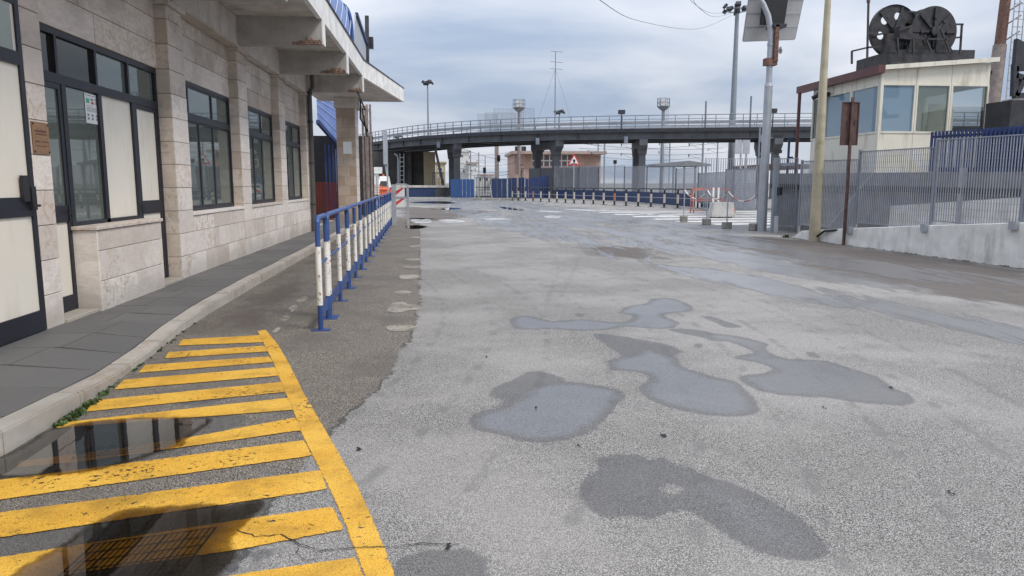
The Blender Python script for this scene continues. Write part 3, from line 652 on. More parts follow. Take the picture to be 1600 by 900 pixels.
while y < 33.5:
    dy = rk.choice([.5, .62, .78]) if y < 16 else 1.2; y1 = y + dy
    sk_ = rk.uniform(-.01, .01); cuts = [-4.08, rk.uniform(-3.55, -3.25)] + [None]
    for k in range(2):
        g = .004; a0 = cuts[k] + g
        if k == 0: poly = [(a0, y + g), (cuts[1] - g, y + g), (cuts[1] - g, y1 - g), (a0, y1 - g)]; zt = [.13] * 4
        else:
            xa, ha = kx(y + g); xb, hb = kx(y1 - g); poly = [(a0, y + g), (xa - .176, y + g), (xb - .176, y1 - g), (a0, y1 - g)]; zt = [.13, ha, hb, .13]
        h_ = rk.uniform(-.0015, .0015); struct('paving_slab', MB().prism(poly, -.02, [q + h_ for q in zt]), M['slab'], pav)
    y = y1

# ------------------------------------------------------------------ station building
XF, XR = -3.85, -4.02                    # pier fronts, recessed face
bld = thing('station_building', 'long travertine clad station building with dark framed windows and concrete canopy on the left', 'building', (-4.0, 7.0, 0))
TOP = 4.7
PIERS = [(7.50, 7.86), (11.37, 12.03), (15.05, 15.72), (18.72, 19.38), (22.30, 22.95)]
struct_core = MB().box(-9.0, -6, -.03, -4.55, 23.0, 5.3); part('core_wall', struct_core, M['mortar'], bld)
part('end_wall', MB().box(-9.0, 22.98, -.03, -3.9, 23.2, TOP), M['concrete_grey'], bld)
# backing behind the cladding, away from the openings
back = MB()
for a, b in PIERS: back.box(-4.56, a + .012, -.02, XF - .03, b - .012, TOP - .004)
for (a, b) in ((12.03, 15.05), (15.72, 18.72), (19.38, 22.30)):
    back.box(-4.56, a, -.02, XF - .035, b, 1.04); back.box(-4.56, a, 3.17, XR - .02, b, TOP - .004)
back.box(-4.56, 7.86, 3.17, XR - .02, 11.37, TOP - .004); back.box(-4.56, 3.0, 3.24, XF - .03, 7.5, TOP - .004)
part('backing', back, M['mortar'], bld)
rs = random.Random(11); G5 = .0035
H = [.13, .46, .80, 1.14, 1.48, 1.82, 2.15, 2.49, 2.83, 3.17, 3.52, 3.87, 4.06]
for pi_, (a, b) in enumerate(PIERS):
    for k in range(len(H) - 1):
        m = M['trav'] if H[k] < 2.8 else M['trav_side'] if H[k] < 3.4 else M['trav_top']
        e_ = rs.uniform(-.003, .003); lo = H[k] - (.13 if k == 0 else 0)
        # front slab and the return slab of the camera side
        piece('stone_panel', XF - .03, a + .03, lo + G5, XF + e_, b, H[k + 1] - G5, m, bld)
        ms = M['trav_side'] if H[k] < 3.1 else M['trav_top']  # darker stone paints the less lit camera side of the pier
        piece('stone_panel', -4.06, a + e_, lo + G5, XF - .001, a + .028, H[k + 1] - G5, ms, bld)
    piece('pier_cap', -4.1, a - .03, 4.06, XF + .05, b + .03, 4.13, M['trav_top'], bld)
for (a, b) in ((12.03, 15.05), (15.72, 18.72), (19.38, 22.30)):
    for k, (z0, z1) in enumerate(((0.0, .46), (.46, .80), (.80, 1.045))):
        n = (5, 9, 3)[k]
        cut = [a + (b - a) * (i + (rs.uniform(-.12, .12) if 0 < i < n else 0)) / n for i in range(n + 1)]
        for i in range(n):
            e_ = rs.uniform(-.004, .002); piece('stone_panel', XF - .035, cut[i] + G5, z0 + G5, XF - .004 + e_, cut[i + 1] - G5, z1 - G5, M['trav'], bld)
    piece('window_sill', -4.2, a + .004, 1.048, XF + .012, b - .004, 1.095, M['trav'], bld)
for (a, b) in ((7.86, 11.37), (12.03, 15.05), (15.72, 18.72), (19.38, 22.30)):
    for k, (z0, z1) in enumerate(((3.17, 3.52), (3.52, 3.87), (3.87, 4.12))):
        n = 2 if k != 1 else 3
        cut = [a + (b - a) * (i + (rs.uniform(-.1, .1) if 0 < i < n else 0)) / n for i in range(n + 1)]
        for i in range(n):
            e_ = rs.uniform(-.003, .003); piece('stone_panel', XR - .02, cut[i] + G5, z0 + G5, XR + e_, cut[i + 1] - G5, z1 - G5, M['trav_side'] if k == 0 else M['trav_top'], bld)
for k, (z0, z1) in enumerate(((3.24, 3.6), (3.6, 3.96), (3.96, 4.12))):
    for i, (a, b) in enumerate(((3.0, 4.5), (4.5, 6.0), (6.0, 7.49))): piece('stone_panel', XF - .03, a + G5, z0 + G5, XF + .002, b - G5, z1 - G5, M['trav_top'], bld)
for (a, b) in ((3.0, 7.86), (7.86, 11.4), (11.4, 15.05), (15.05, 18.72), (18.72, 22.97)):
    piece('lintel_beam', -4.5, a + .002, 4.135, XF + .03, b - .002, 4.698, M['concrete_grey'], bld, .01)

def framed_opening(name, y0, y1, z0, z1, xf, uppers, lowers, transom, parent, fw=.055, low_sash=True):
    """a dark metal window; uppers / lowers: (y-fraction, pane material) panes from the near end; each pane is a child"""
    f = MB(); D = .06
    f.box(xf - D, y0, z0, xf, y0 + fw, z1); f.box(xf - D, y1 - fw, z0, xf, y1, z1)
    f.box(xf - D, y0 + fw, z1 - fw, xf, y1 - fw, z1); f.box(xf - D, y0 + fw, z0, xf, y1 - fw, z0 + fw)
    f.box(xf - D - .004, y0 + fw, transom - .05, xf + .006, y1 - fw, transom + .05)
    fr = part('window_frame', f, M['frame'], parent)
    W_ = y1 - y0
    for row, (za, zb) in ((uppers, (transom + .05, z1 - fw)), (lowers, (z0 + fw, transom - .05))):
        for i, (fa, fb, m) in enumerate(row):
            a, b = y0 + W_ * fa, y0 + W_ * fb; a = max(a, y0 + fw); b = min(b, y1 - fw)
            if m is None: continue
            s_ = MB(); w2 = .028; x0, x1 = xf - .05, xf - .012
            s_.box(x0, a, za, x1, a + w2, zb); s_.box(x0, b - w2, za, x1, b, zb); s_.box(x0, a + w2, zb - w2, x1, b - w2, zb); s_.box(x0, a + w2, za, x1, b - w2, za + w2)
            sh = part('sash', s_, M['frame'], fr)
            part('pane', MB().box(xf - .038, a + w2, za + w2, xf - .030, b - w2, zb - w2), m, parent)
    return fr
gm, gd = M['glass'], M['glass_interior']
rooms = MB()
for i, (a, b) in enumerate(((12.03, 15.05), (15.72, 18.72), (19.38, 22.30))):
    framed_opening('w', a, b, 1.095, 3.165, -4.03, [(0, .22, gm), (.22, .64, gm), (.64, 1, gm)], [(0, .1, gm), (.1, .38, gm), (.38, .64, gm), (.64, 1, gm)], 2.60, bld)
    cu = MB(); ya, yb = (a + 1.75, b - .06) if i == 0 else ((a + 1.9, b - .06) if i == 1 else (a + 1.5, b - .1))
    n = 60; cu.add([(-4.22 + .025 * math.sin(k * 1.3) + .01 * math.sin(k * 3.1), ya + (yb - ya) * k / n, z) for k in range(n + 1) for z in (1.12, 2.62)], [(2 * k, 2 * k + 2, 2 * k + 3, 2 * k + 1) for k in range(n)], True)
    part('curtain', cu, M['curtain'], bld)
    # a board behind the glass, near-black to paint the dim room
    r_ = MB(); r_.box(-4.54, a, 1.1, -4.53, b, 3.16); part('room_wall', r_, M['dark'], bld)

# entrance bay: doors, glazing and cream panels between the first two piers
Xd = -4.04
def ypx(px, py): return WX(px, py, Xd)[0]
e0, e1 = 7.86, 11.37
yA, yB, yC, yD, yE = e0, ypx(108, 250), ypx(163, 250), ypx(214, 250), e1
fr = MB(); D = .07
fr.box(Xd - D, e0, .13, Xd, e0 + .05, 3.165); fr.box(Xd - D, e1 - .06, .13, Xd, e1, 3.165); fr.box(Xd - D, e0 + .05, 3.10, Xd, e1 - .06, 3.165)
fr.box(Xd - D, e0 + .05, 2.60, Xd + .006, e1 - .06, 2.70)
for yy in (yB, yC, yD): fr.box(Xd - D, yy - .045, .13, Xd + .004, yy + .045, 2.6)
ups = [e0 + .05, ypx(86, 70), ypx(150, 110), ypx(201, 130), e1 - .06]
for yy in ups[1:-1]: fr.box(Xd - D, yy - .025, 2.7, Xd + .002, yy + .025, 3.1)
part('shopfront_frame', fr, M['frame'], bld)
for i in range(4):
    m = gd if i < 2 else gm; part('pane', MB().box(Xd - .045, ups[i] + .025, 2.7, Xd - .037, ups[i + 1] - .025, 3.1), m, bld)
    if i < 2: part('blind_slat', MB().box(Xd - .06, ups[i] + .04, 2.87 + .0, Xd - .05, ups[i + 1] - .04, 2.885), M['galv'], bld)
part('room_wall', MB().box(-4.54, e0, 2.6, -4.53, e1, 3.16), M['dark'], bld)
def door(name, y0, y1, zb, zt, mid, top_m, bot_m, xf, knob=True, label=None):
    d = MB(); w_ = .07; X0, X1 = xf - .05, xf - .004
    d.box(X0, y0, zb, X1, y0 + w_, zt); d.box(X0, y1 - w_, zb, X1, y1, zt); d.box(X0, y0 + w_, zt - .06, X1, y1 - w_, zt); d.box(X0, y0 + w_, zb, X1, y1 - w_, zb + .2); d.box(X0, y0 + w_, mid - .09, X1, y1 - w_, mid + .09)
    dr = part('door', d, M['frame'], bld, label=label)
    for (za, zb_, m) in ((mid + .09, zt - .06, top_m), (zb + .2, mid - .09, bot_m)):
        part('glass_pane' if m is gm else 'infill_panel', MB().box(xf - .035, y0 + w_, za, xf - .022, y1 - w_, zb_), m, dr)
    if knob:
        k = MB(); yk = y1 - w_ / 2 if knob == 'far' else y0 + w_ / 2
        k.tube([(X1, yk, mid + .02), (X1 + .05, yk, mid + .02)], .012, 8); k.bar((X1 + .05, yk + .02, mid + .02), (X1 + .05, yk - .12, mid + .02), .018, .018); k.box(X1, yk - .02, mid - .09, X1 + .008, yk + .02, mid + .09)
        part('door_handle', k, M['black'], dr)
    return dr
door('d', yA + .05, yB - .045, .135, 2.6, 1.22, gm, M['cream'], Xd, 'far', 'narrow glazed door leaf with cream lower panel')
door('d', yD + .045, yE - .06, .135, 2.6, 1.22, M['cream'], M['cream'], Xd, 'near', 'narrow door leaf with two cream panels')
part('glass_pane', MB().box(Xd - .04, yB + .045, 1.12, Xd - .03, yC - .045, 2.6), gm, bld)
part('window_rail', MB().box(Xd - D, yB + .045, 1.04, Xd + .004, yD - .045, 1.12), M['frame'], bld)
part('infill_panel', MB().box(Xd - .04, yC + .045, 1.12, Xd - .028, yD - .045, 2.6), M['cream'], bld)
part('room_wall', MB().box(-4.54, e0, .1, -4.53, e1, 2.6), paint('dim_green_room', (.10, .13, .13), .9), bld)
part('counter', MB().box(-4.5, e0, .14, -4.3, yD, 1.0), M['dark'], bld)
piece('doorstep', -4.14, e0 + .005, .10, XF + .03, 8.55, .165, M['stonestep'], bld, .006)
piece('doorstep', -4.14, 10.56, .10, XF + .03, e1 - .01, .165, M['stonestep'], bld, .006)
# travertine-faced counter box below the entrance window
box_ = thing('stone_planter', 'low travertine clad box under the entrance window, with slab top', 'stone box', (-3.95, 9.5, 0))
P0, P1, XB = 8.58, 10.5, -3.79
part('box_core', MB().box(-4.1, P0 + .02, .0, XB - .025, P1 - .02, 1.03), M['mortar'], box_)
for k, (z0, z1) in enumerate(((.1, .46), (.46, .80), (.80, 1.03))):
    n = (2, 3, 1)[k]
    cut = [P0 + .026 + (P1 - P0 - .026) * (i + (rs.uniform(-.1, .1) if 0 < i < n else 0)) / n for i in range(n + 1)]
    for i in range(n): piece('stone_panel', XB - .025, cut[i] + (G5 if i else 0), z0 + G5, XB + rs.uniform(-.002, .002), cut[i + 1] - G5, z1 - G5, M['trav'], box_)
piece('stone_panel', -4.1, P0, .1, XB - .001, P0 + .024, 1.03, M['trav'], box_)
piece('top_slab', -4.12, P0 - .025, 1.033, XB + .02, P1 + .02, 1.075, M['trav_side'], box_, .006)

# big double door standing flush with the piers at the left edge
dy1 = 7.48
door('d', 5.95, dy1, .14, 3.22, 1.33, M['cream'], M['cream'], XF + .02, False, 'wide door with two cream panels and navy rails')
bd = bld.children[-1]
lock = MB(); lock.box(XF + .016, 7.36, 1.30, XF + .05, 7.44, 1.52); lock.tube([(XF + .05, 7.40, 1.34), (XF + .09, 7.40, 1.34), (XF + .09, 7.28, 1.34)], .013, 8); lock.box(XF + .016, 7.24, 1.38, XF + .045, 7.34, 1.62)
part('lock_case', lock, M['black'], bld)
fr = MB(); fr.box(XF - .06, 5.88, 2.62, XF + .022, 7.41, 2.74) ; part('door_transom', fr, M['frame'], bld)
part('transom_light', MB().box(XF - .014, 6.02, 2.74, XF + .002, 7.36, 3.15), gm, bld)
part('infill_panel', MB().box(XF - .02, 4.0, .14, XF + .012, 5.94, 3.2), M['cream'], bld)

# plaque and notices
ya, za = WX(40, 190, XF); yb, zb = WX(75, 240, XF)
pl = thing('copper_plaque', 'square copper plaque with engraved lines screwed to the first pier', 'plaque', (XF, 7.68, 1.98))
part('plate', MB().box(XF + .003, 7.535, 1.83, XF + .012, 7.84, 2.13), M['brass'], pl)
eng = MB()
for z_, a, b, h_ in ((2.045, 7.58, 7.79, .02), (2.015, 7.59, 7.80, .012), (1.945, 7.575, 7.66, .016), (1.945, 7.69, 7.81, .012), (1.905, 7.60, 7.80, .008)): 
    q = a
    while q < b: eng.box(XF + .0125, q, z_ - h_ / 2, XF + .0135, min(b, q + .012), z_ + h_ / 2); q += .018
part('engraving', eng, paint('engraved_dark', (.10, .05, .035), .7), pl)  # dark colour of the engraved lines
for yy in (7.555, 7.82):
    for z_ in (1.85, 2.11): part('screw', MB().tube([(XF + .012, yy, z_), (XF + .018, yy, z_)], .009, 10), M['black'], pl)
np_ = WX(146, 168, Xd)
no = thing('notice_sheet', 'white printed notice with pictograms taped high on the entrance glass', 'notice', (Xd, np_[0], np_[1]))
y0, y1, z0, z1 = WX(135, 146, Xd)[0], WX(156, 150, Xd)[0], WX(140, 192, Xd)[1], WX(140, 146, Xd)[1]
xs = Xd - .026
part('paper', MB().box(xs, y0, z0, xs + .002, y1, z1), M['paper'], no)
W_, H_ = y1 - y0, z1 - z0
def mark(u0, v0, u1, v1, m): part('printed_mark', MB().box(xs + .0022, y0 + W_ * u0, z1 - H_ * v1, xs + .003, y0 + W_ * u1, z1 - H_ * v0), m, no)
mark(.08, .16, .33, .32, M['green']); mark(.42, .15, .62, .22, M['greyprint']); mark(.45, .25, .64, .34, M['red']); mark(.74, .14, .9, .2, M['greyprint']); mark(.76, .24, .88, .33, M['greyprint'])
for v in (.4, .46, .5, .54, .58): mark(.1, v, .9 if v != .4 else .5, v + .014, M['greyprint'])
for v in (.68, .8): 
    for u in (.12, .42, .74): mark(u, v, u + .13, v + .08, M['greyprint'])
mark(.1, .05, .8, .07, M['greyprint'])
st = WX(111, 253, Xd); single('notice_sticker', MB().box(xs, st[0] - .05, st[1] - .06, xs + .002, st[0] + .05, st[1] + .06), M['paper'], 'small square white sticker low on the entrance glass', 'sticker')
sk2 = WX(120, 248, Xd)

# ------------------------------------------------------------------ concrete canopy
can = part('canopy_slab', MB().slab([(-4.6, 2, 4.70), (-2.25, 2, 4.70), (-2.25, 23.0, 4.70), (-1.40, 29.58, 4.70), (-4.6, 29.58, 4.70)][::-1], (0, 0, .10)), M['concrete_grey'], bld)
fa = MB()
fa.slab([(-2.22, 2, 4.66), (-2.22, 23.0, 4.66), (-2.22, 23.0, 5.16), (-2.22, 2, 5.16)], (-.09, 0, 0))
fa.slab([(-2.22, 23.0, 4.66), (-1.36, 29.6, 4.66), (-1.36, 29.6, 5.16), (-2.22, 23.0, 5.16)], (-.09, .0, 0))
part('canopy_fascia', fa, M['concrete'], bld)
part('end_fascia', MB().box(-4.6, 29.60, 4.66, -1.36, 29.68, 5.16), M['concrete'], bld)
part('flashing', MB().slab([(-2.19, 2, 5.163), (-2.19, 23.0, 5.163), (-1.33, 29.66, 5.163), (-1.47, 29.66, 5.163), (-2.33, 23.0, 5.163), (-2.33, 2, 5.163)], (0, 0, .025)), M['darksteel'], bld)
rt = random.Random(5)
def spall(yc, x1, zc, ln, seed):                        # broken concrete cover at the lower tip of a beam, bars showing
    r_ = random.Random(seed); n = 22; m = 5; vs = []
    for i in range(n):
        u = i / (n - 1); top = (.03 + (.11 if u > .45 else .03 + .1 * u) * min(1, (1 - u) * 9 + .25)) * r_.uniform(.6, 1.15)
        for j in range(m):
            v = j / (m - 1); vs.append((x1 - ln * (1 - u), yc - r_.uniform(.002, .014) * (1 if 0 < j < m - 1 else .2), zc - .006 + top * v))
    fs = [(i * m + j, (i + 1) * m + j, (i + 1) * m + j + 1, i * m + j + 1) for i in range(n - 1) for j in range(m - 1)]
    mb = MB().add(vs, fs)
    for k in range(2): mb.tube([(x1 - ln * .8, yc - .012, zc + .012 + k * .02), (x1 - .02, yc - .014, zc + .02 + k * .045)], .005, 6)
    return mb
for i, yb in enumerate((8.0, 11.5, 15.2, 18.95, 22.65)):
    b0, b1 = yb - .14, yb + .14
    beam = MB()
    prof = [(-4.5, 4.18), (-2.27, 4.18), (-2.235, 4.21), (-2.235, 4.657), (-2.32, 4.657), (-2.32, 4.699), (-4.5, 4.699)]
    beam.slab([(x, b0, z) for x, z in prof][::-1], (0, b1 - b0, 0))
    be = part('canopy_beam', beam, M['beam'], bld)
    part('beam_end_face', MB().box(-2.234, b0 - .006, 4.2, -2.206, b1 + .006, 4.657), M['concrete'], be)
    if i >= 2: part('spalled_patch', spall(b0 - .002, -2.24, 4.186, (.55, .62, .42)[i - 2], i), M['rebar_rust'], be)
part('ceiling_lamp', MB().tube([(-3.0, 13.2, 4.70), (-3.0, 13.2, 4.63)], .14, 16), M['black'], bld)
part('joint_moulding', MB().box(-4.02, 11.5, 4.12, -3.80, 15.0, 4.16), M['trav_top'], bld)
# far freestanding pillar under the end of the canopy
pil = thing('stone_pillar', 'square brown stone pillar under the far end of the canopy, with a small notice', 'pillar', (-3.4, 29.0, 0))
xa, xb, xc = YP(527, 250, 28.6)[0], YP(557, 250, 28.6)[0], YP(566, 250, 29.6)[0]
part('pillar_core', MB().box(xa + .02, 28.62, 0, xb - .02, 29.5, 4.3), paint('brown_joint', (.26, .2, .15), .9), pil)
zc = 0.0; k = 0
while zc < 4.25:
    z1 = min(4.3, zc + .36)
    piece('stone_panel', xa, 28.6, zc + .002, (xa + xb) / 2 + (.1 if k % 2 else -.12), 28.63, z1 - .002, M['trav_brown'], pil)
    piece('stone_panel', (xa + xb) / 2 + (.104 if k % 2 else -.116), 28.6, zc + .002, xb - .022, 28.63, z1 - .002, M['trav_brown'], pil)
    piece('stone_panel', xb - .021, 28.6, zc + .004, xb + .005, 29.5, z1 - .004, M['trav'], pil); zc = z1; k += 1
piece('pillar_cap', xa - .05, 28.5, 4.3, xb + .06, 29.55, 4.69, M['concrete_grey'], pil)
nx0, nz0 = YP(543, 232, 28.6); single('pillar_notice', MB().box(nx0 - .16, 28.585, nz0 - .2, nx0 + .16, 28.597, nz0 + .25), M['paper'], 'small white notice fixed to the brown stone pillar', 'notice')
# downpipe
dp = thing('downpipe', 'dark vertical downpipe on the last pier of the station building', 'downpipe', (-3.78, 22.4, 0))
part('pipe', MB().tube([(-3.76, 22.55, .13), (-3.76, 22.55, 4.15), (-3.66, 22.55, 4.3), (-3.66, 22.55, 4.66)], .07, 12), paint('pipe_grey', (.09, .085, .08), .6), dp)
for z_ in (.9, 2.1, 3.3, 4.1): part('pipe_clip', MB().tube([(-3.76, 22.55, z_), (-3.76, 22.55, z_ + .05)], .082, 12), M['darksteel'], dp)

# blue ribbed roof on top of the canopy
ro = thing('blue_roof_screen', 'blue ribbed sheet roof with white ribs standing above the canopy edge', 'roof', (-2.3, 16, 5.2))
yE_ = WX(551, 67, -2.3)[0]; zT = WX(556, 18, -2.3)[1]; zB = 5.19
def arch(x_, y_, u): return (-2.34 - .45 * (u ** 3), y_, zB + (zT - zB) * math.sin(u * math.pi / 2) ** .9)
sh = MB(); nu = 10
ys = [7.5 + (yE_ - 7.5) * i / 24 for i in range(25)]
sh.add([arch(0, yy, u / nu) for yy in ys for u in range(nu + 1)], [(i * (nu + 1) + u, (i + 1) * (nu + 1) + u, (i + 1) * (nu + 1) + u + 1, i * (nu + 1) + u + 1) for i in range(24) for u in range(nu)], True)
part('roof_sheet', sh, M['bluesheet'], ro)
for i in range(1, 17): 
    yy = yE_ - i * .85
    part('roof_rib', MB().tube([Vector(arch(0, min(yE_, yy + 2.4 * u / nu), u / nu)) + Vector((.03, 0, .01)) for u in range(nu + 1)], .009, 6), M['whitestrip'], ro)
part('end_rib', MB().tube([Vector(arch(0, yE_, u / nu)) + Vector((.03, 0, .01)) for u in range(nu + 1)], .05, 8), M['brightblue'], ro)
g2 = [WX(552, 68, -2.3), WX(556, 22, -2.3), WX(566, 46, -2.3), WX(572, 68, -2.3), WX(572, 100, -2.3), WX(563, 95, -2.3)]
part('gable_panel', MB().slab([(-2.3, a, b) for a, b in g2], (-.04, 0, 0)), M['gable'], ro)
part('gable_edge', MB().bar((-2.28, *g2[1]), (-2.28, *g2[3]), .08, .10), M['navy'], ro)
part('gable_post', MB().bar((-2.28, g2[4][0] + .15, 5.17), (-2.28, g2[3][0] + .3, g2[3][1] + .9), .12, .12), M['darksteel'], ro)
part('floodlight', MB().box(-2.3, g2[3][0] + .2, g2[3][1] - .1, -2.1, g2[3][0] + .45, g2[3][1] + .25), M['darksteel'], ro)
# blue shelter roof beyond the building end
sr = thing('blue_shelter', 'blue arched shelter roof with white ribs seen between the building end and the stone pillar', 'shelter', (-5.5, 34, 0))
def P3(px, py, Y): x, z = YP(px, py, Y); return Vector((x, Y, z))
A0, A1, B1, B0 = P3(494, 150, 30.5), P3(560, 158, 36.0), P3(560, 262, 36.0), P3(496, 188, 30.5)
s2 = MB(); n = 8
def surf(u, v): p = A0.lerp(A1, u); q = B0.lerp(B1, u); r_ = p.lerp(q, v); r_.z += .28 * math.sin(math.pi * v); return r_
s2.add([surf(i / n, j / n) for i in range(n + 1) for j in range(n + 1)], [(i * (n + 1) + j, (i + 1) * (n + 1) + j, (i + 1) * (n + 1) + j + 1, i * (n + 1) + j + 1) for i in range(n) for j in range(n)], True)
part('roof_sheet', s2, M['bluesheet'], sr)
for v in (.22, .42, .62, .82): part('roof_rib', MB().tube([surf(i / n, v) + Vector((.02, -.03, 0)) for i in range(n + 1)], .011, 6), M['whitestrip'], sr)
part('eaves_beam', MB().bar(B0 + Vector((0, 0, -.05)), B1 + Vector((0, 0, -.05)), .12, .16), M['navy'], sr)
xq = [YP(q, 230, 33)[0] for q in (502, 508, 514, 520, 526)]
for q in xq[1:]: part('post', MB().box(q - .04, 33, 0, q + .04, 33.08, 3.2), M['navy'], sr)
part('interior_shade_sheet', MB().box(xq[0] - 1.2, 33.6, 0, xq[4] + 1.5, 33.7, 3.6), M['dark'], sr)  # near-black sheet paints the darkness inside the shelter opening
part('pale_panel', MB().box(YP(523, 230, 33)[0], 33.1, 1.2, xq[4] + .2, 33.14, 3.0), M['whitestrip'], sr)
# orange-red safety mesh
def mesh_net(name, A, B, z0, z1, m, label, cat, pitch=.09, wd=.03):
    A, B = Vector((*A, 0)), Vector((*B, 0)); n = int((B - A).length / pitch); mb = MB()
    for i in range(n + 1):
        p = A.lerp(B, i / n); q = A.lerp(B, i / n + .0); mb.bar((p.x, p.y, z0), (q.x, q.y, z1), wd, .006)
    k = int((z1 - z0) / pitch)
    for i in range(k + 1): z_ = z0 + (z1 - z0) * i / k; mb.bar((A.x, A.y, z_ + .015), (B.x, B.y, z_ + .015 * math.sin(i)), .006, wd)
    return single(name, mb, m, label, cat)
xn0, xn1 = YP(502, 300, 30)[0], YP(530, 300, 30)[0]
mesh_net('safety_net', (xn0 - .3, 30), (xn1 + .2, 30), .1, 1.55, paint('red_mesh', (.33, .06, .03), .7), 'dark red plastic safety net between the last pier and the stone pillar', 'net')
# ------------------------------------------------------------------ blue and white barriers along the kerb
ORD = ['first', 'second', 'third', 'fourth', 'fifth', 'sixth', 'seventh', 'eighth', 'ninth', 'tenth', 'eleventh', 'twelfth', 'thirteenth', 'fourteenth', 'fifteenth', 'sixteenth', 'seventeenth', 'eighteenth', 'nineteenth', 'twentieth', 'twenty first', 'twenty second']
_pm = {}
def barrier_post():
    if not _pm:
        a = MB().tube([(0, 0, 0), (0, 0, 1.15)], .027, 12); _pm['tube'] = a.mesh('post', M['blue'])
        _pm['sleeve'] = MB().tube([(0, 0, .27), (0, 0, .89)], .0305, 12).mesh('sleeve', M['white'])
        _pm['foot'] = MB().box(-.055, -.10, 0, .055, .10, .008).mesh('foot', M['blue'])
    return _pm
def blue_barrier(y0, ys, label):
    bx = lambda yy: -1.10 - .0285 * yy + .04
    t = thing('barrier', label, 'barrier', (bx(y0), y0, 0), 0, 'blue and white barriers along the pavement')
    pmz = barrier_post()
    for yy in ys:
        p = inst('post', pmz['tube'], t, (bx(yy) - bx(y0), yy - y0, 0)); inst('white_sleeve', pmz['sleeve'], p, (0, 0, 0)); inst('foot_plate', pmz['foot'], p, (0, 0, 0), rz=math.pi / 2)
    a, b = ys[0], ys[-1]; r_ = MB()
    c = lambda yy, z: (bx(yy), yy, z)
    arc = [c(a + .09 * (1 - math.cos(q)), 1.10 + .09 * math.sin(q)) for q in (0, .4, .8, 1.2, 1.57)]
    arc2 = [c(b - .09 * (1 - math.cos(q)), 1.10 + .09 * math.sin(q)) for q in (1.57, 1.2, .8, .4, 0)]
    r_.tube(arc + arc2, .0285, 10); part('top_rail', r_, M['blue'], t)
    part('middle_rail', MB().tube([c(a, .70), c(b, .70)], .017, 8), M['blue'], t)
    part('kick_plate', MB().bar(c(a, .19), c(b, .19), .012, .13), M['blue'], t)
    return t
blue_barrier(7.88, [7.88, 8.56], 'short blue and white barrier with bent end nearest the yellow hatching')
y = 8.70; i = 0
while y < 27:
    blue_barrier(y, [y, y + 1.17, y + 2.34], 'blue and white barrier, %s of the long ones counted from the short bent one' % ORD[i]); y += 2.46; i += 1
def rack():
    A = G(618, 352); s = (A[1]) / 1155.
    t = thing('barrier_rack', 'grey rack with red and white striped boards beyond the blue barriers', 'rack', (A[0], A[1], 0))
    x0, x1 = -.12, .48
    part('upright', MB().box(x0, -.06, 0, x0 + .16, .06, 1.5), M['galv'], t, world=False); part('upright', MB().box(x1 - .05, -.04, 0, x1 + .03, .04, 1.5), M['galv'], t, world=False)
    for z_ in (.62, 1.02, 1.5): part('crossbar', MB().box(x0 + .16, -.03, z_ - .035, x1 - .05, .03, z_ + .035), M['galv'], t, world=False)
    for z_ in (.67, 1.06):
        b = part('warning_board', MB().box(x0 + .162, -.012, z_, x1 - .12, .012, z_ + .32), M['whiteplastic'], t, world=False)
        me = MB().slab([(x0 + .162, -.013, z_ + .06), (x1 - .14, -.013, z_ + .30), (x1 - .22, -.013, z_ + .32), (x0 + .162, -.013, z_ + .2)], (0, -.003, 0)).mesh('stripe', M['red']); inst('red_stripe', me, b)
rack()

# ------------------------------------------------------------------ clutter past the stone pillar
def lattice(name, px0, px1, Y, z1, m, label, cat='column'):
    x0, x1 = YP(px0, 240, Y)[0], YP(px1, 240, Y)[0]; wdt = max(.12, x1 - x0)
    t = thing(name, label, cat, (x0, Y, 0))
    for x_ in (0, wdt): part('chord', MB().box(x_ - .04, -.05, 0, x_ + .04, .05, z1), m, t, world=False)
    n = int(z1 / .45); mb = MB()
    for k in range(n): mb.bar((0 if k % 2 else wdt, 0, k * z1 / n), (wdt if k % 2 else 0, 0, (k + 1) * z1 / n), .04, .012)
    part('lacing', mb, m, t, world=False); return t
lattice('steel_column', 568, 571, 31.5, 4.69, M['rustpole'], 'slim rusty steel column under the canopy corner, nearer the stone pillar')
lattice('steel_column', 575, 580, 31.0, 4.69, M['rustpole'], 'rust stained lattice steel column under the canopy corner, farther from the stone pillar')
for a in ((WX(563, 150, -2.2), .0),): pass
cb = MB(); xq = YP(566, 170, 30)
cb.tube([(-2.35, 22.4, 4.15), (-2.5, 26, 4.0), (xq[0], 30, xq[1]), (YP(574, 215, 31)[0], 31, YP(574, 215, 31)[1])], .03, 6)
cb.tube([(YP(563, 156, 29)[0], 29, YP(563, 156, 29)[1]), (YP(563, 185, 30)[0], 30, YP(563, 185, 30)[1]), (YP(575, 205, 31)[0], 31, YP(575, 205, 31)[1])], .035, 6)
single('loose_cable', cb, M['black'], 'black cable sagging under the canopy corner beside the steel columns', 'cable')
x0, z0 = YP(582, 315, 48); x1 = YP(592, 315, 48)[0]
gp = thing('gate_pier', 'white gate pier with a wider cap beyond the steel columns', 'gate pier', (x0, 48, 0))
part('shaft', MB().box(x0, 48, 0, x1, 48.5, 2.15), M['whiteplastic'], gp); part('cap', MB().box(x0 - .08, 47.9, 2.15, x1 + .22, 48.6, 2.55), M['whiteplastic'], gp)
part('recess', MB().box(x1 - .14, 47.985, .5, x1 - .05, 48.0, 2.0), M['galv'], gp)
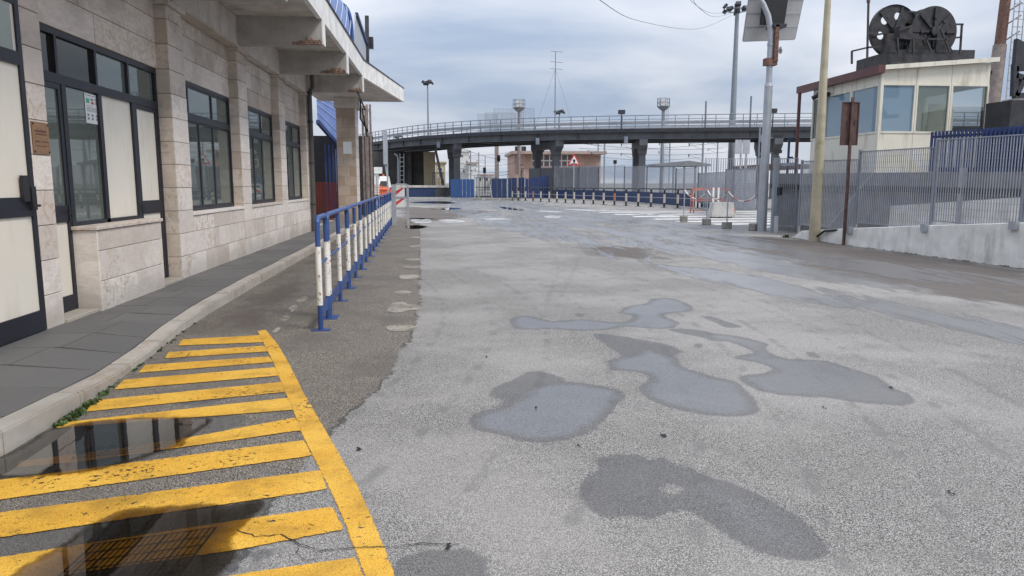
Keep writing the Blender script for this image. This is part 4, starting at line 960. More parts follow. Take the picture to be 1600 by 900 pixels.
# parked work vehicle, orange and white
vx0, vx1 = YP(590, 290, 56)[0], YP(612, 290, 56)[0]
wv = thing('work_machine', 'small orange and white work machine parked behind the white gate pier', 'machine', ((vx0 + vx1) / 2, 56, 0))
b = MB(); b.box(vx0, 55.6, .5, vx1, 58, 1.05); b.slab([(vx0 + .1, 55.5, 1.05), (vx1 - .1, 55.5, 1.05), (vx1 - .1, 55.9, 1.25), (vx0 + .1, 55.9, 1.25)], (0, 0, .06)); part('body', b, M['orange'], wv)
part('cab', MB().slab([(vx0 + .05, 55.8, 1.25), (vx1 - .1, 55.8, 1.25), (vx1 - .25, 56.1, 2.05), (vx0 + .15, 56.1, 2.05)], (0, 1.2, 0)), M['whiteplastic'], wv)
part('windscreen', MB().slab([(vx0 + .15, 55.77, 1.33), (vx1 - .2, 55.77, 1.33), (vx1 - .32, 56.02, 1.75), (vx0 + .24, 56.02, 1.75)], (0, -.02, 0)), M['black'], wv)
part('roof_beacon', MB().tube([(vx0 + .4, 56.5, 2.05), (vx0 + .4, 56.5, 2.2)], .07, 10), M['orange'], wv)
for q in (vx0 + .15, vx1 - .15): part('wheel', MB().tube([(q - .1, 56.0, .3), (q + .1, 56.0, .3)], .3, 16), M['black'], wv)
xa = YP(578, 300, 36)[0]; xb = YP(606, 300, 36)[0]
mesh_net('safety_net', (xa - .1, 36), (xb - .25, 36), .75, 1.45, paint('orange_mesh', (.62, .16, .08), .7), 'orange plastic safety net stretched in front of the white gate pier', 'net', .11, .02)
t = thing('rusty_rail', 'low rusty metal railing in front of the orange net beside the stone pillar', 'railing', (xa, 34, 0))
for z_ in (.5, 1.0): part('rail', MB().bar((xa - .6, 34, z_), (xb - .3, 34, z_), .05, .05), M['rust'], t)
for q in np.linspace(xa - .6, xb - .3, 4): part('post', MB().box(q - .025, 33.97, 0, q + .025, 34.03, 1.02), M['rust'], t)
p = G(606, 330); t = thing('sign_post', 'grey sign seen edge on, on a thin pole beyond the blue barriers', 'sign', (p[0], 40, 0))
x_, zt = YP(607, 208, 40); x_b = YP(606, 300, 40)[0]
part('pole', MB().tube([(x_b, 40, 0), (x_b, 40, zt)], .045, 10), M['galv'], t)
part('sign_plate', MB().box(x_ - .27, 39.6, YP(600, 257, 40)[1], x_ - .07, 39.94, YP(600, 205, 40)[1]), M['galv'], t)
part('stay', MB().bar((x_ - .2, 39.9, YP(600, 257, 40)[1]), (x_ - .12, 39.95, 1.9), .05, .05), M['galv'], t)

# ------------------------------------------------------------------ right side: ramp wall, fence, poles
WA, WB = (9.98, 20.15), (10.60, 12.45)
def wl(yy): f = (yy - WA[1]) / (WB[1] - WA[1]); return WA[0] + (WB[0] - WA[0]) * f
tops = [(px, LP(px, py, WA, WB)) for px, py in ((1244, 361), (1337, 356), (1450, 352), (1598, 347.5))]
TT = [(20.15, .06)] + [(q[1], q[2]) for _, q in tops] + [(6.0, None), (0.0, None)]
sl = (TT[4][1] - TT[2][1]) / (TT[4][0] - TT[2][0]); TT[5] = (6.0, TT[4][1] + sl * (6 - TT[4][0])); TT[6] = (0.0, TT[4][1] + sl * (0 - TT[4][0]))
def wtop(yy):
    for a, b in zip(TT[:-1], TT[1:]):
        if b[0] <= yy <= a[0]: return a[1] + (b[1] - a[1]) * (yy - a[0]) / (b[0] - a[0])
    return TT[0][1] if yy > TT[0][0] else TT[-1][1]
ww = thing('ramp_wall', 'low whitewashed concrete retaining wall rising to the right under the grey fence', 'wall', (10.1, 15, 0))
mb = MB(); ys = list(np.linspace(20.15, 0, 64)); rr = random.Random(9)
V = []; 
for yy in ys:
    j = rr.uniform(-.008, .008)
    V += [(wl(yy) + j, yy, -.03), (wl(yy) + .012 + j, yy, wtop(yy) - .015), (wl(yy) + .03, yy, wtop(yy)), (wl(yy) + .30, yy, wtop(yy)), (wl(yy) + .30, yy, -.03)]
mb.add(V, [(i * 5 + k, i * 5 + k + 1, (i + 1) * 5 + k + 1, (i + 1) * 5 + k) for i in range(63) for k in range(4)] + [(0, 1, 2, 3, 4)])
part('wall_body', mb, M['concrete_white'], ww)
# dirt and moss at the wall foot
mg = MB()
for k in range(120):
    yy = rr.uniform(8, 20.4); x_ = wl(yy) - rr.uniform(.0, .07); s_ = rr.uniform(.015, .05)
    mg.add([(x_ - s_, yy, .004), (x_, yy - s_, .005), (x_ + s_, yy, .03 * rr.random()), (x_, yy + s_, .006)], [(0, 1, 2, 3)])
M['moss'] = paint('moss_dirt', (.035, .034, .022), .95, var=.5, scale=30)
struct('foot_dirt', mg, M['moss'], None, 'stuff')
# ramp surface and what stands on it
rp = MB(); rp.add([(wl(yy) + .29, yy, wtop(yy) - .12) for yy in ys] + [(13.4, yy, wtop(yy) - .12) for yy in ys], [(i, i + 1, 64 + i + 1, 64 + i) for i in range(63)])
struct('ramp', rp, M['concrete_grey'])
# fence posts and panels; the panels step up along the ramp
FP = [1249, 1338, 1456, 1597]
def fpt(px, py): return LP(px, py, (WA[0] + .14, WA[1]), (WB[0] + .14, WB[1]))
PTS = [fpt(px, 340) for px in FP]; L_ = (PTS[3][1] - PTS[2][1])
PTS += [(wl(PTS[3][1] + L_ * k) + .14, PTS[3][1] + L_ * k, 0) for k in (1, 2)]
ptop = [fpt(1249, 250)[2], fpt(1338, 234)[2], fpt(1456, 217)[2], fpt(1597, 208)[2]]; ptop += [ptop[3] + .25, ptop[3] + .5]
pan = [(fpt(a, ya)[2], fpt(a, yb_)[2], fpt(b, yc_)[2] - fpt(a, ya)[2]) for a, ya, yb_, b, yc_ in ((1255, 252, 351, 1330, 250), (1345, 237, 348, 1450, 231), (1460, 219, 345, 1590, 211))]
print('PAN', pan, TT); pan += [(pan[2][0] + pan[2][2] * k, pan[2][1] + pan[2][2] * k, pan[2][2]) for k in (1, 2)]
fl = ['nearest the yellow pole', 'behind and right of the brown sign', 'tallest in view, before the blue slat fence', 'partly cut by the right frame edge', 'beyond the right frame edge']
bar_cache = {}
def grating(name, A, B, z0, z1, label, cat='fence panel', pitch=.066, single_bars=True, group=None, bw=.010, bd=.020, m=None, parent=None, dz=0.0):
    """upright flat bars with horizontal wires between A and B; the rectangular edge is the panel itself, bars and wires hang on it"""
    m = m or M['fence']; A2, B2 = Vector(A[:2]), Vector(B[:2]); d = B2 - A2; n = max(2, int(d.length / pitch)); ang = math.atan2(d.y, d.x)
    ln = d.length; h = z1 - z0; e_ = .03; w_ = max(.012, bw)
    fr_ = MB(); fr_.box(e_, -.016, -.012, ln - e_, .016, .012); fr_.box(e_, -.016, h - .012, ln - e_, .016, h + .012)
    fr_.box(e_, -.016, .012, e_ + w_, .016, h - .012); fr_.box(ln - e_ - w_, -.016, .012, ln - e_, .016, h - .012)
    sh_ = lambda M_: [setattr(M_, 'v', [(x, y, z + dz * x / ln) for x, y, z in M_.v])] if dz else None
    sh_(fr_); me = fr_.mesh(name, m)
    if parent is None:
        top = thing(name, label, cat, (A2.x, A2.y, z0), ang, group); t = inst('panel_edge', me, top, (0, 0, 0))
    else: t = top = inst(name, me, parent, Vector((A2.x, A2.y, z0)) - Vector(parent.location), ang)
    key = (round(h, 3), bw, bd, m.name)
    if single_bars:
        if key not in bar_cache: bar_cache[key] = MB().box(-bw / 2, -bd / 2, .012, bw / 2, bd / 2, h - .012).mesh('bar', m)
        for i in range(1, n): inst('bar', bar_cache[key], t, (ln * i / n, 0, dz * i / n))
    else:
        mb = MB()
        for i in range(1, n): mb.box(ln * i / n - bw / 2, -bd / 2, .012, ln * i / n + bw / 2, bd / 2, h - .012)
        part('bars', mb, m, t, world=False, kind='stuff')
    wi = MB(); k = max(2, int(h / .132))
    for i in range(1, k): wi.box(e_ + w_, -.006, h * i / k - .002, ln - e_ - w_, .006, h * i / k + .002)
    sh_(wi); part('wires', wi, m, t, world=False, kind='stuff'); return top
rf = thing('ramp_fence', 'grey upright bar fence stepping up along the whitewashed ramp wall at the right', 'fence', (10.1, 16, 0))
for i in range(5):
    A, B = PTS[i], (PTS[i + 1] if i < 4 + 0 and i + 1 < len(PTS) else None)
    if B is None: break
    grating('fence_panel', A, B, pan[i][1], pan[i][0], None, parent=rf, dz=pan[i][2])
for i, p in enumerate(PTS):
    zt = ptop[i]; zb = wtop(p[1]) - .18
    fp = part('fence_post', MB().box(p[0] - .03, p[1] - .03, max(-.02, zb + .15), p[0] + .03, p[1] + .03, zt), M['fence'], rf)
    if i: part('base_bracket', MB().box(p[0] - .19, p[1] - .09, wtop(p[1]) - .13, p[0] - .11, p[1] + .09, wtop(p[1]) + .03), M['galv'], fp)
# gate between the lamp post and the fence
gA = G(1190, 362); gB = (PTS[0][0], PTS[0][1] + .05); gm_ = ((gA[0] + gB[0]) / 2, (gA[1] + gB[1]) / 2)
pgA = G(1187, 362)
for lab, px_, w_, zt in (('square grey gate post in front of the lamp post', 1188, .10, 2.35), ('grey gate post beside the lock, right of the lamp post', 1208, .07, 2.35)):
    q = G(px_, 361 if px_ < 1200 else 363)
    t = thing('gate_post', lab, 'post', (q[0], q[1], 0)); part('post_body', MB().box(q[0] - w_, q[1] - w_, 0, q[0] + w_, q[1] + w_, zt), M['fence'], t)
    part('post_cap', MB().box(q[0] - w_ - .01, q[1] - w_ - .01, zt, q[0] + w_ + .01, q[1] + w_ + .01, zt + .02), M['darksteel'], t)
q0 = G(1211, 363)
t = grating('gate', q0, (YP(1246, 300, 21.9)[0], 21.9), .22, 2.3, 'grey barred pedestrian gate with lock box left of the beige pole', 'gate', .075, True, None)
part('lock_box', MB().box(.0, -.06, .95, .16, .06, 1.2), M['darksteel'], t, world=False); part('top_plate', MB().box(.1, -.022, 1.85, .62, .022, 1.95), M['fence'], t, world=False)
# short stub post at the gate
q = G(1208, 366); single('stub_post', MB().box(q[0] + .03, q[1] - .05, 0, q[0] + .12, q[1] + .04, .55), M['galv'], 'short grey steel stub under the gate corner', 'post')

# lamp pole with solar panel
q = G(1193, 362); lx, ly = q[0] + .05, q[1] + .25
lp = thing('solar_lamp_post', 'tall grey bent lamp post carrying a solar panel and black battery box', 'lamp post', (lx, ly, 0))
zc1 = YP(1197, 133, ly)[1]; zb1 = YP(1203, 66, ly)[1]; xo = YP(1196, 30, ly)[0] - lx
part('lower_pole', MB().tube([(lx, ly, 0), (lx, ly, zc1)], .145, 20, .125), M['galv'], lp)
part('collar', MB().tube([(lx, ly, zc1 - .05), (lx, ly, zc1 + .06)], .135, 20, .11), M['galv'], lp)
zt_ = YP(1180, 0, ly)[1]; 
part('bent_pole', MB().tube([(lx, ly, zc1), (lx, ly, zb1), (lx - .02, ly, zb1 + .35), (lx - .12, ly, zb1 + .8), (lx - .30, ly, zb1 + 1.15), (lx - .55, ly, zb1 + 1.45), (lx - 1.0, ly, zb1 + 1.75), (lx - 1.7, ly, zb1 + 2.0)], .095, 16, .075), M['galv'], lp)
part('lamp_head', MB().box(lx - 2.4, ly - .18, zb1 + 1.95, lx - 1.6, ly + .18, zb1 + 2.08), M['galv'], lp)
part('band_clamp', MB().tube([(lx, ly, zb1 - .10), (lx, ly, zb1 - .04)], .105, 16), M['galv'], lp)
zbr = YP(1200, 97, ly)[1]; bxr = YP(1210, 70, ly)[0]
b = MB(); b.box(lx - .17, ly - .13, zbr - .11, bxr + .07, ly + .13, zbr + .11); b.box(bxr - .055, ly - .16, zbr + .0, bxr + .07, ly - .04, YP(1210, 40, ly)[1]); part('bracket', b, M['rust'], lp)
part('hand_wheel', MB().tube([(bxr + .07, ly - .1, zbr + .35), (bxr + .16, ly - .1, zbr + .35)], .02, 8).tube([(bxr + .15, ly - .1, zbr + .35), (bxr + .18, ly - .1, zbr + .35)], .11, 12), M['galv'], lp)
pA, pB, pC, pD = [Vector((YP(px, py, yy)[0], yy, YP(px, py, yy)[1])) for px, py, yy in ((1161, 64, ly + .95), (1241, 61, ly + .95), (1254, 0, ly + .45), (1170, 0, ly + .45))]
up = (pD - pA); pC = pB + (pC - pB) * 1.7; pD = pA + (pD - pA) * 1.7
part('solar_panel', MB().slab([pA, pB, pC, pD], (pB - pA).cross(pD - pA).normalized() * .035), M['solarback'], lp)
fr_ = MB()
for a, b_ in ((pA, pB), (pB, pC), (pC, pD), (pD, pA)): fr_.bar(a, b_, .05, .05)
for f in (.2, .4, .6, .8): fr_.bar(pA.lerp(pD, f) + Vector((0, -.035, -.02)), pB.lerp(pC, f) + Vector((0, -.035, -.02)), .03, .03)
part('panel_frame', fr_, M['alu'], lp)
zb0 = YP(1210, 40, ly)[1]
b = MB(); b.slab([(bxr - .33, ly + .16, zb0 + .04), (bxr + .36, ly + .16, zb0 + .04), (bxr + .47, ly + .1, zb0 + 1.25), (bxr - .25, ly + .1, zb0 + 1.25)], (0, .28, .06)); part('battery_box', b, M['black'], lp)
part('mount', MB().box(bxr - .12, ly - .16, zb0 - .06, bxr + .3, ly + .4, zb0 + .035), M['darksteel'], lp)

# beige pole
q = G(1272, 377)
bp_ = thing('beige_pole', 'tall tapering beige pole standing at the left end of the ramp wall', 'pole', (q[0], q[1], 0))
zt_ = 7.3
part('shaft', MB().tube([(q[0], q[1], 0), (q[0], q[1], 2.2), (q[0], q[1], zt_)], [.145, .12, .065], 16), M['beige'], bp_)
part('pole_cap', MB().tube([(q[0], q[1], zt_), (q[0], q[1], zt_ + .3)], .055, 12), M['navy'], bp_)
part('tape_band', MB().tube([(q[0], q[1], YP(1278, 257, q[1])[1] - .03), (q[0], q[1], YP(1278, 257, q[1])[1] + .03)], .121, 16), M['whiteplastic'], bp_)
# brown sign seen from behind
q = G(1318, 383); sx, sy = q
t = thing('brown_sign', 'rusty brown sign board seen from the back on a thin brown post before the fence', 'sign', (sx, sy, 0))
zt = YP(1325, 152, sy)[1]
part('post', MB().box(sx - .03, sy - .03, 0, sx + .03, sy + .03, zt), M['brown'], t)
x0, x1 = sx - .245, sx + .205; z0, z1 = YP(1325, 227, sy)[1], YP(1325, 159, sy)[1]
part('sign_plate', MB().box(x0, sy + .032, z0, x1, sy + .042, z1), M['brown'], t)
fr_ = MB(); fr_.box(x0, sy + .012, z0, x0 + .02, sy + .032, z1); fr_.box(x1 - .02, sy + .012, z0, x1, sy + .032, z1); fr_.box(x0 + .02, sy + .012, z0, x1 - .02, sy + .032, z0 + .02); fr_.box(x0 + .02, sy + .012, z1 - .02, x1 - .02, sy + .032, z1); part('plate_flange', fr_, M['brown'], t)
for x_ in (sx - .1, sx + .1): part('slot', MB().box(x_ - .012, sy + .026, (z0 + z1) / 2 - .06, x_ + .012, sy + .0315, (z0 + z1) / 2 + .06), M['black'], t)
# black hose over the wall end
hz = MB(); hz.tube([(9.95, 19.0, .05), (10.05, 18.6, .30), (10.2, 18.1, .36), (10.3, 17.5, .36), (10.35, 16.9, .40), (10.5, 16.4, .42)], .03, 8)
single('black_hose', hz, M['black'], 'black hose lying over the low end of the ramp wall behind the beige pole', 'hose')
# vegetation tufts at wall end and by the kerb
def tuft(mb, x, y, z, n, h, spread, r_):
    for k in range(n):
        a = r_.uniform(0, 6.28); d = r_.random() ** .7 * spread; bx, by = x + math.cos(a) * d, y + math.sin(a) * d; hh = h * r_.uniform(.4, 1); lean = r_.uniform(.2, .8) * hh; b_ = r_.uniform(0, 6.28); wv_ = .006 + .004 * r_.random()
        tx, ty = bx + math.cos(b_) * lean, by + math.sin(b_) * lean; px_, py_ = -math.sin(b_) * wv_, math.cos(b_) * wv_
        mb.add([(bx - px_, by - py_, z), (bx + px_, by + py_, z), ((bx + tx) / 2 + px_ * 1.3, (by + ty) / 2 + py_ * 1.3, z + hh * .7), (tx, ty, z + hh), ((bx + tx) / 2 - px_ * 1.3, (by + ty) / 2 - py_ * 1.3, z + hh * .7)], [(0, 1, 2, 3, 4)])
M['leaf'] = paint('weed_leaf', (.05, .085, .022), .7, var=.5, scale=12)
gr = MB(); r_ = random.Random(4)
for k in range(34): yy = r_.choice([r_.uniform(4.75, 5.75), r_.uniform(4.9, 5.4), r_.uniform(3.9, 4.15)]); tuft(gr, kx(yy)[0] + r_.uniform(.01, .07), yy, 0, 11, .035, .035, r_)
for k in range(25): yy = r_.uniform(5.7, 8.5); tuft(gr, kx(yy)[0] + r_.uniform(.005, .03), yy, 0, 5, .02, .03, r_)
struct('weeds', gr, M['leaf'], None, 'stuff')
g2_ = MB()
for k in range(7): tuft(g2_, 9.85 + r_.uniform(-.1, .1), 20.2 + r_.uniform(-.3, .3), 0, 8, .1, .06, r_)
struct('wall_weeds', g2_, M['leaf'], None, 'stuff')
lf = MB()
for (px_, py_, s_) in ((1038, 684, .013), (838, 640, .006), (1395, 608, .01), (905, 700, .006), (1490, 775, .009), (560, 705, .012), (700, 860, .01), (1290, 640, .006), (760, 560, .007)):
    q = G(px_, py_); 
    for k in range(5): a = r_.uniform(0, 6.28); lf.add([(q[0] + math.cos(a + b) * s_ * (1.0 + .6 * (b % 2)), q[1] + k * .01 + math.sin(a + b) * s_ * .6, .006 + .004 * (b % 3)) for b in range(5)], [(0, 1, 2, 3, 4)])
struct('litter', lf, M['black'], None, 'stuff')

# ------------------------------------------------------------------ fence farther back, blue boards, row of barriers
gnodes = [G(1132, 336), G(1178, 341)]
FENCE = [((865, 310), 259), ((905, 311), 259), ((935, 313), 260), ((975, 315), 260), ((1010, 318), 261), ((1055, 321), 263), ((1090, 325), 270), ((1132, 332), 264), ((1178, 341), 263)]
wh = ['beside the pink building corner', 'just right of the warning triangle', 'right of the pink building', 'left of the double bridge pier', 'under the double bridge pier', 'left of the platform roof', 'behind the red trestle', 'behind the concrete block and chain posts', '']
ff = thing('mesh_fence', 'long grey mesh fence far across the road behind the row of dark barriers', 'fence', (14, 50, 0))
for i in range(len(FENCE) - 1):
    (a, ta), (b, tb) = FENCE[i], FENCE[i + 1]; A, B = G(*a), G(*b)
    zt = LP((a[0] + b[0]) / 2, ta, A, B)[2]; near = i >= 6
    grating('fence_panel', A, B, .35 if near else .9, zt, None, pitch=.075 if near else .12, single_bars=False, bw=.012 if near else .028, bd=.012, parent=ff)
    part('fence_post', MB().box(A[0] - .04, A[1] - .04, 0, A[0] + .04, A[1] + .04, zt + .05), M['darksteel'], ff)
def board(name, a, b, z0, z1, m, label, cat, n=1, off=.15, th=.05):
    A, B = Vector((*G(*a), 0)), Vector((*G(*b), 0)); d = (B - A).normalized(); nn = Vector((d.y, -d.x, 0)); 
    if nn.y > 0: nn = -nn
    t = thing(name, label, cat, tuple(A))
    for i in range(n):
        p, q = A.lerp(B, i / n) + d * .01 + nn * off, A.lerp(B, (i + 1) / n) - d * .01 + nn * off
        part('board', MB().bar((p.x, p.y, (z0 + z1) / 2), (q.x, q.y, (z0 + z1) / 2), th, z1 - z0), m, t)
    return t
M['navyb'] = paint('navy_board', (.014, .034, .10), .5, var=.2)
wb = ['left of the warning triangle', 'right of the warning triangle', 'centre of the row', 'under the platform roof', 'behind the last barriers']
bb = [(870, 310), (925, 312.5), (975, 315), (1030, 319.5), (1090, 325), (1128, 331)]
for i in range(5): board('blue_hoarding', bb[i], bb[i + 1], 0.05, .88, M['navyb'], 'dark blue boards along the foot of the far fence, ' + wb[i], 'hoarding', 3, .2)
# row of small barriers, dark frames with striped legs
legs = [(800, 313.4), (810, 313.6), (821, 314), (833, 314.5), (845, 315), (858, 315.7), (870, 316.4), (883.5, 317), (897, 317.6), (912, 318.3), (927, 319), (943, 319.8), (960, 320.6), (978, 321.5), (997, 322.4), (1017, 323.3), (1037.6, 324.4), (1058.6, 325.5), (1080, 326.8)]
M['slv'] = paint('faded_sleeve', (.60, .52, .44), .6, var=.2, rust=.3); M['slr'] = paint('orange_sleeve', (.45, .2, .13), .6, var=.2)
for i in range(len(legs) - 1):
    A, B = Vector((*G(*legs[i]), 0)), Vector((*G(*legs[i + 1]), 0)); d = (B - A); ln = d.length - .1; ang = math.atan2(d.y, d.x); d.normalize(); A += d * .05
    t = thing('barrier', 'dark framed barrier with striped legs across the road, %s from the left in its row' % ORD[i], 'barrier', tuple(A), ang, 'row of dark barriers across the road')
    f = MB(); f.tube([(0, 0, 0), (0, 0, 1.12), (.05, 0, 1.18), (ln - .05, 0, 1.18), (ln, 0, 1.12), (ln, 0, 0)], .038, 8); part('frame', f, M['darksteel'], t, world=False)
    part('middle_rail', MB().tube([(0, 0, .62), (ln, 0, .62)], .015, 6), M['galv'], t, world=False)
    for x_ in (0, ln): part('leg_sleeve', MB().tube([(x_, 0, .3), (x_, 0, .85)], .042, 8), M['slr'] if (i + (x_ > 0)) % 9 == 3 else M['slv'], t, world=False)
    for x_ in (0, ln): part('foot_plate', MB().box(x_ - .05, -.2, 0, x_ + .05, .2, .02), M['darksteel'], t, world=False)
# chain posts in concrete blocks
CP = [(1070, 347), (1106, 352), (1138, 358), (1181, 361)]
cl = ['left of the red trestle', 'in front of the concrete block', 'right of the concrete block', 'beside the gate post']
for i, (px, py) in enumerate(CP):
    q = G(px, py); t = thing('chain_post', 'thin post in a square concrete foot, ' + cl[i], 'post', (q[0], q[1] + .15, 0), R(8 * i), 'thin chain posts in concrete feet')
    inst('concrete_foot', chamfer_box(.26, .26, .24, M['concreteblock'], .02), t, (0, 0, .12))
    if i < 3:
        part('post', MB().tube([(0, 0, .24), (0, 0, 1.32)], .024, 8), M['galv'], t, world=False)
        part('orange_tip', MB().tube([(0, 0, 1.25), (0, 0, 1.34)], .028, 8), M['slr'] if i != 1 else M['galv'], t, world=False)
def chain(p, q, sag, label):
    mb = MB(); p, q = Vector(p), Vector(q); n = 22; P = []
    for i in range(n + 1): u = i / n; v = p.lerp(q, u); v.z -= sag * 4 * u * (1 - u); P.append(v)
    t = thing('plastic_chain', label, 'chain', tuple(P[0]))
    for k in range(0, n, 4):
        part('chain_length', MB().tube(P[k:min(n, k + 4) + 1], .022, 6), M['whiteplastic'] if (k // 4) % 2 == 0 else M['salmon'], t)
cq = [(*G(px, py), 0) for px, py in CP]; cq = [(a, b + .15, 1.28) for a, b, _ in cq]
chain(cq[0], cq[1], .32, 'red and white plastic chain sagging between the two left chain posts')
chain(cq[1], cq[2], .30, 'red and white plastic chain sagging before the concrete block')
chain(cq[2], (cq[3][0] + .1, cq[3][1], 1.25), .32, 'red and white plastic chain sagging toward the gate post')
# red trestle barrier
A = G(1081, 333); B = G(1128, 331); t = thing('red_trestle', 'faded red metal trestle barrier behind the chain posts', 'trestle', (*A, 0)); L3 = (B[0] - A[0])
for x_ in (0, L3): 
    for s_ in (-.25, .25): part('leg', MB().bar((x_, s_, 0), (x_, s_ * .3, 1.25), .06, .06), M['salmon'], t, world=False)
for z_ in (.12, .65, .75, 1.2, 1.28): part('rail', MB().bar((-.05, 0 if z_ > .2 else -.25, z_), (L3, 0 if z_ > .2 else -.25, z_), .04, .055), M['salmon'], t, world=False)
# concrete block
q = G(1130, 341)
cbm = MB(); prof = [(-.53, 0), (.52, 0), (.46, .64), (-.42, .64)]; cbm.slab([(q[0] + x_, q[1], z_ + .06) for x_, z_ in prof], (0, .55, 0))
t = thing('concrete_block', 'pale trapezoid concrete road block behind the chain posts', 'block', (q[0], q[1], 0)); part('block_body', cbm, paint('pale_concrete', (.46, .45, .43), .85, dirt=(.25, .24, .22), dirt_amt=.6), t)
for x_ in (-.36, .0, .36): part('foot', MB().box(q[0] + x_ - .07, q[1] + .05, 0, q[0] + x_ + .07, q[1] + .5, .062), M['concreteblock'], t)
for x_ in (-.22, .02): part('white_stake', MB().box(q[0] + x_ - .035, q[1] + .7, 0, q[0] + x_ + .035, q[1] + .76, 1.35), M['whiteplastic'], t)
# ------------------------------------------------------------------ cream control cabin
CX = 12.2; CY = WX(1373, 200, CX)[0]; CX2 = YP(1540, 200, CY)[0]; CY2 = WX(1283, 215, CX)[0]
zl = lambda px, py: YP(px, py, CY)[1]
cbn = thing('control_cabin', 'cream panelled control cabin with large windows and maroon roof edge behind the grey fence', 'cabin', (CX, CY, 0))
zb_, zw0, zw1, zr0, zr1 = .2, zl(1370, 205), zl(1375, 133), zl(1378, 104), zl(1545, 92)
rz = lambda x: zr0 + (zr1 - zr0) * (x - CX) / (CX2 - CX)
xm1, xm2 = YP(1427, 200, CY)[0], YP(1481, 200, CY)[0]
T = .08
xs_ = [CX, xm1, xm2, CX2]
for i in range(3):
    a, b = xs_[i] + .006, xs_[i + 1] - .006
    part('wall_panel', MB().box(a, CY, zb_, b, CY + T, zw0 - .05), M['cabin'], cbn)
    part('wall_panel', MB().slab([(a, CY, zw1 + .05), (b, CY, zw1 + .05), (b, CY, rz(b) - .1), (a, CY, rz(a) - .1)], (0, T, 0)), M['cabin'], cbn)
    f = MB(); f.box(a, CY - .02, zw0 - .05, b, CY + T, zw0); f.box(a, CY - .02, zw1, b, CY + T, zw1 + .05); f.box(a, CY - .02, zw0, a + .05, CY + T, zw1); f.box(b - .05, CY - .02, zw0, b, CY + T, zw1)
    w_ = part('window', f, M['cabin'], cbn)
    part('pane', MB().box(a + .05, CY + .02, zw0, b - .05, CY + .03, zw1), [M['glass_blue'], M['glass'], M['glass_clear']][i], w_)
ysm = [CY + T, CY + (CY2 - CY) * .46, CY + (CY2 - CY) * .9, CY2 + .9]
ysm = [CY + T, WX(1329, 180, CX)[0], WX(1288, 200, CX)[0], WX(1268, 200, CX)[0]]
zs0 = lambda yy: zw0; ZL = rz(CX)
for i in range(3):
    a, b = ysm[i] + .006, ysm[i + 1] - .006
    part('wall_panel', MB().box(CX, a, zb_, CX + T, b, zw0 - .05), M['cabin'], cbn)
    part('wall_panel', MB().box(CX, a, zw1 + .05, CX + T, b, ZL - .12), M['cabin'], cbn)
    f = MB(); f.box(CX - .02, a, zw0 - .05, CX + T, b, zw0); f.box(CX - .02, a, zw1, CX + T, b, zw1 + .05); f.box(CX - .02, a, zw0, CX + T, a + .05, zw1); f.box(CX - .02, b - .05, zw0, CX + T, b, zw1)
    w_ = part('window', f, M['cabin'], cbn); part('pane', MB().box(CX + .02, a + .05, zw0, CX + .03, b - .05, zw1), M['glass_blue'] if i < 2 else M['glass_clear'], w_)
Ye = ysm[3]
# far and right walls with openings, interior partition
bk = MB(); bk.box(CX + T, Ye, zb_, xm2 - .2, Ye + T, ZL); bk.box(xm2 - .2, Ye, zb_, CX2, Ye + T, zw0); bk.box(xm2 - .2, Ye, zw1 + .1, CX2, Ye + T, ZL); part('rear_wall', bk, M['cabin'], cbn)
rw = MB(); rw.box(CX2 - T, CY + T, zb_, CX2, Ye, zw0); rw.box(CX2 - T, CY + T, zw1, CX2, Ye, rz(CX2) - .1); rw.box(CX2 - T, CY + T + 2.6, zw0, CX2, Ye, zw1); rw.box(CX2 - T, CY + T, zw0, CX2, CY + T + .06, zw1); part('side_wall', rw, M['cabin'], cbn)
pa = YP(1452, 170, CY + 1.8)[0]; part('inner_door', MB().box(pa, CY + 1.8, zw0 - 1.2, pa + .8, CY + 1.85, zw1 - .3), M['cream'], cbn)
part('floor', MB().box(CX + T, CY + T, zw0 - 1.2, CX2 - T, Ye, zw0 - 1.1), M['concrete_grey'], cbn)
e1_ = .10
part('roof', MB().slab([(CX - .15, CY - .12, rz(CX - .15) - .06), (CX2 + .08, CY - .12, rz(CX2 + .08) - .06), (CX2 + .08, Ye + .4, rz(CX2 + .08) - .06), (CX - .15, Ye + .4, rz(CX - .15) - .06)], (0, 0, .07)), M['whiteplastic'], cbn)
part('roof_edge', MB().slab([(CX - .02, CY - .14, rz(CX) - .10), (CX2 + .12, CY - .14, rz(CX2 + .12) - .10), (CX2 + .12, CY - .14, rz(CX2 + .12) + .02), (CX - .02, CY - .14, rz(CX) + .02)], (0, -.03, 0)), M['cabin'], cbn)
part('gutter', MB().box(CX - .22, CY - .18, ZL - .2, CX - .04, Ye + .75, ZL + .02), M['maroon'], cbn)
part('corner_post', MB().box(CX - .03, CY - .03, zb_, CX + .04, CY + .04, ZL - .1), M['cabin'], cbn)
part('gutter_pipe', MB().tube([(CX - .17, Ye + .6, .3), (CX - .17, Ye + .6, ZL - .18)], .055, 12), M['maroon'], cbn)
cl_ = WX(1289, 147, CX - .15); single('security_camera', MB().box(CX - .38, cl_[0] - .1, cl_[1] - .08, CX - .04, cl_[0] + .1, cl_[1] + .05).tube([(CX - .3, cl_[0], cl_[1]), (CX - .48, cl_[0] + .15, cl_[1] - .12)], .07, 10), M['black'], 'small black floodlight under the maroon roof edge of the cabin', 'floodlight')
f = MB(); zf = YP(1250, 200, Ye + 1.2)[1]; xf0 = YP(1231, 235, Ye + 1.2)[0]
for z_ in (zf - .35, zf - 1.0): f.bar((xf0, Ye + 1.2, z_), (CX, Ye + 1.2, z_), .05, .05)
f.box(xf0, Ye + 1.17, 0.3, xf0 + .06, Ye + 1.23, zf - .33); single('handrail', f, M['navy'], 'dark blue handrail left of the cabin behind the fence', 'handrail')

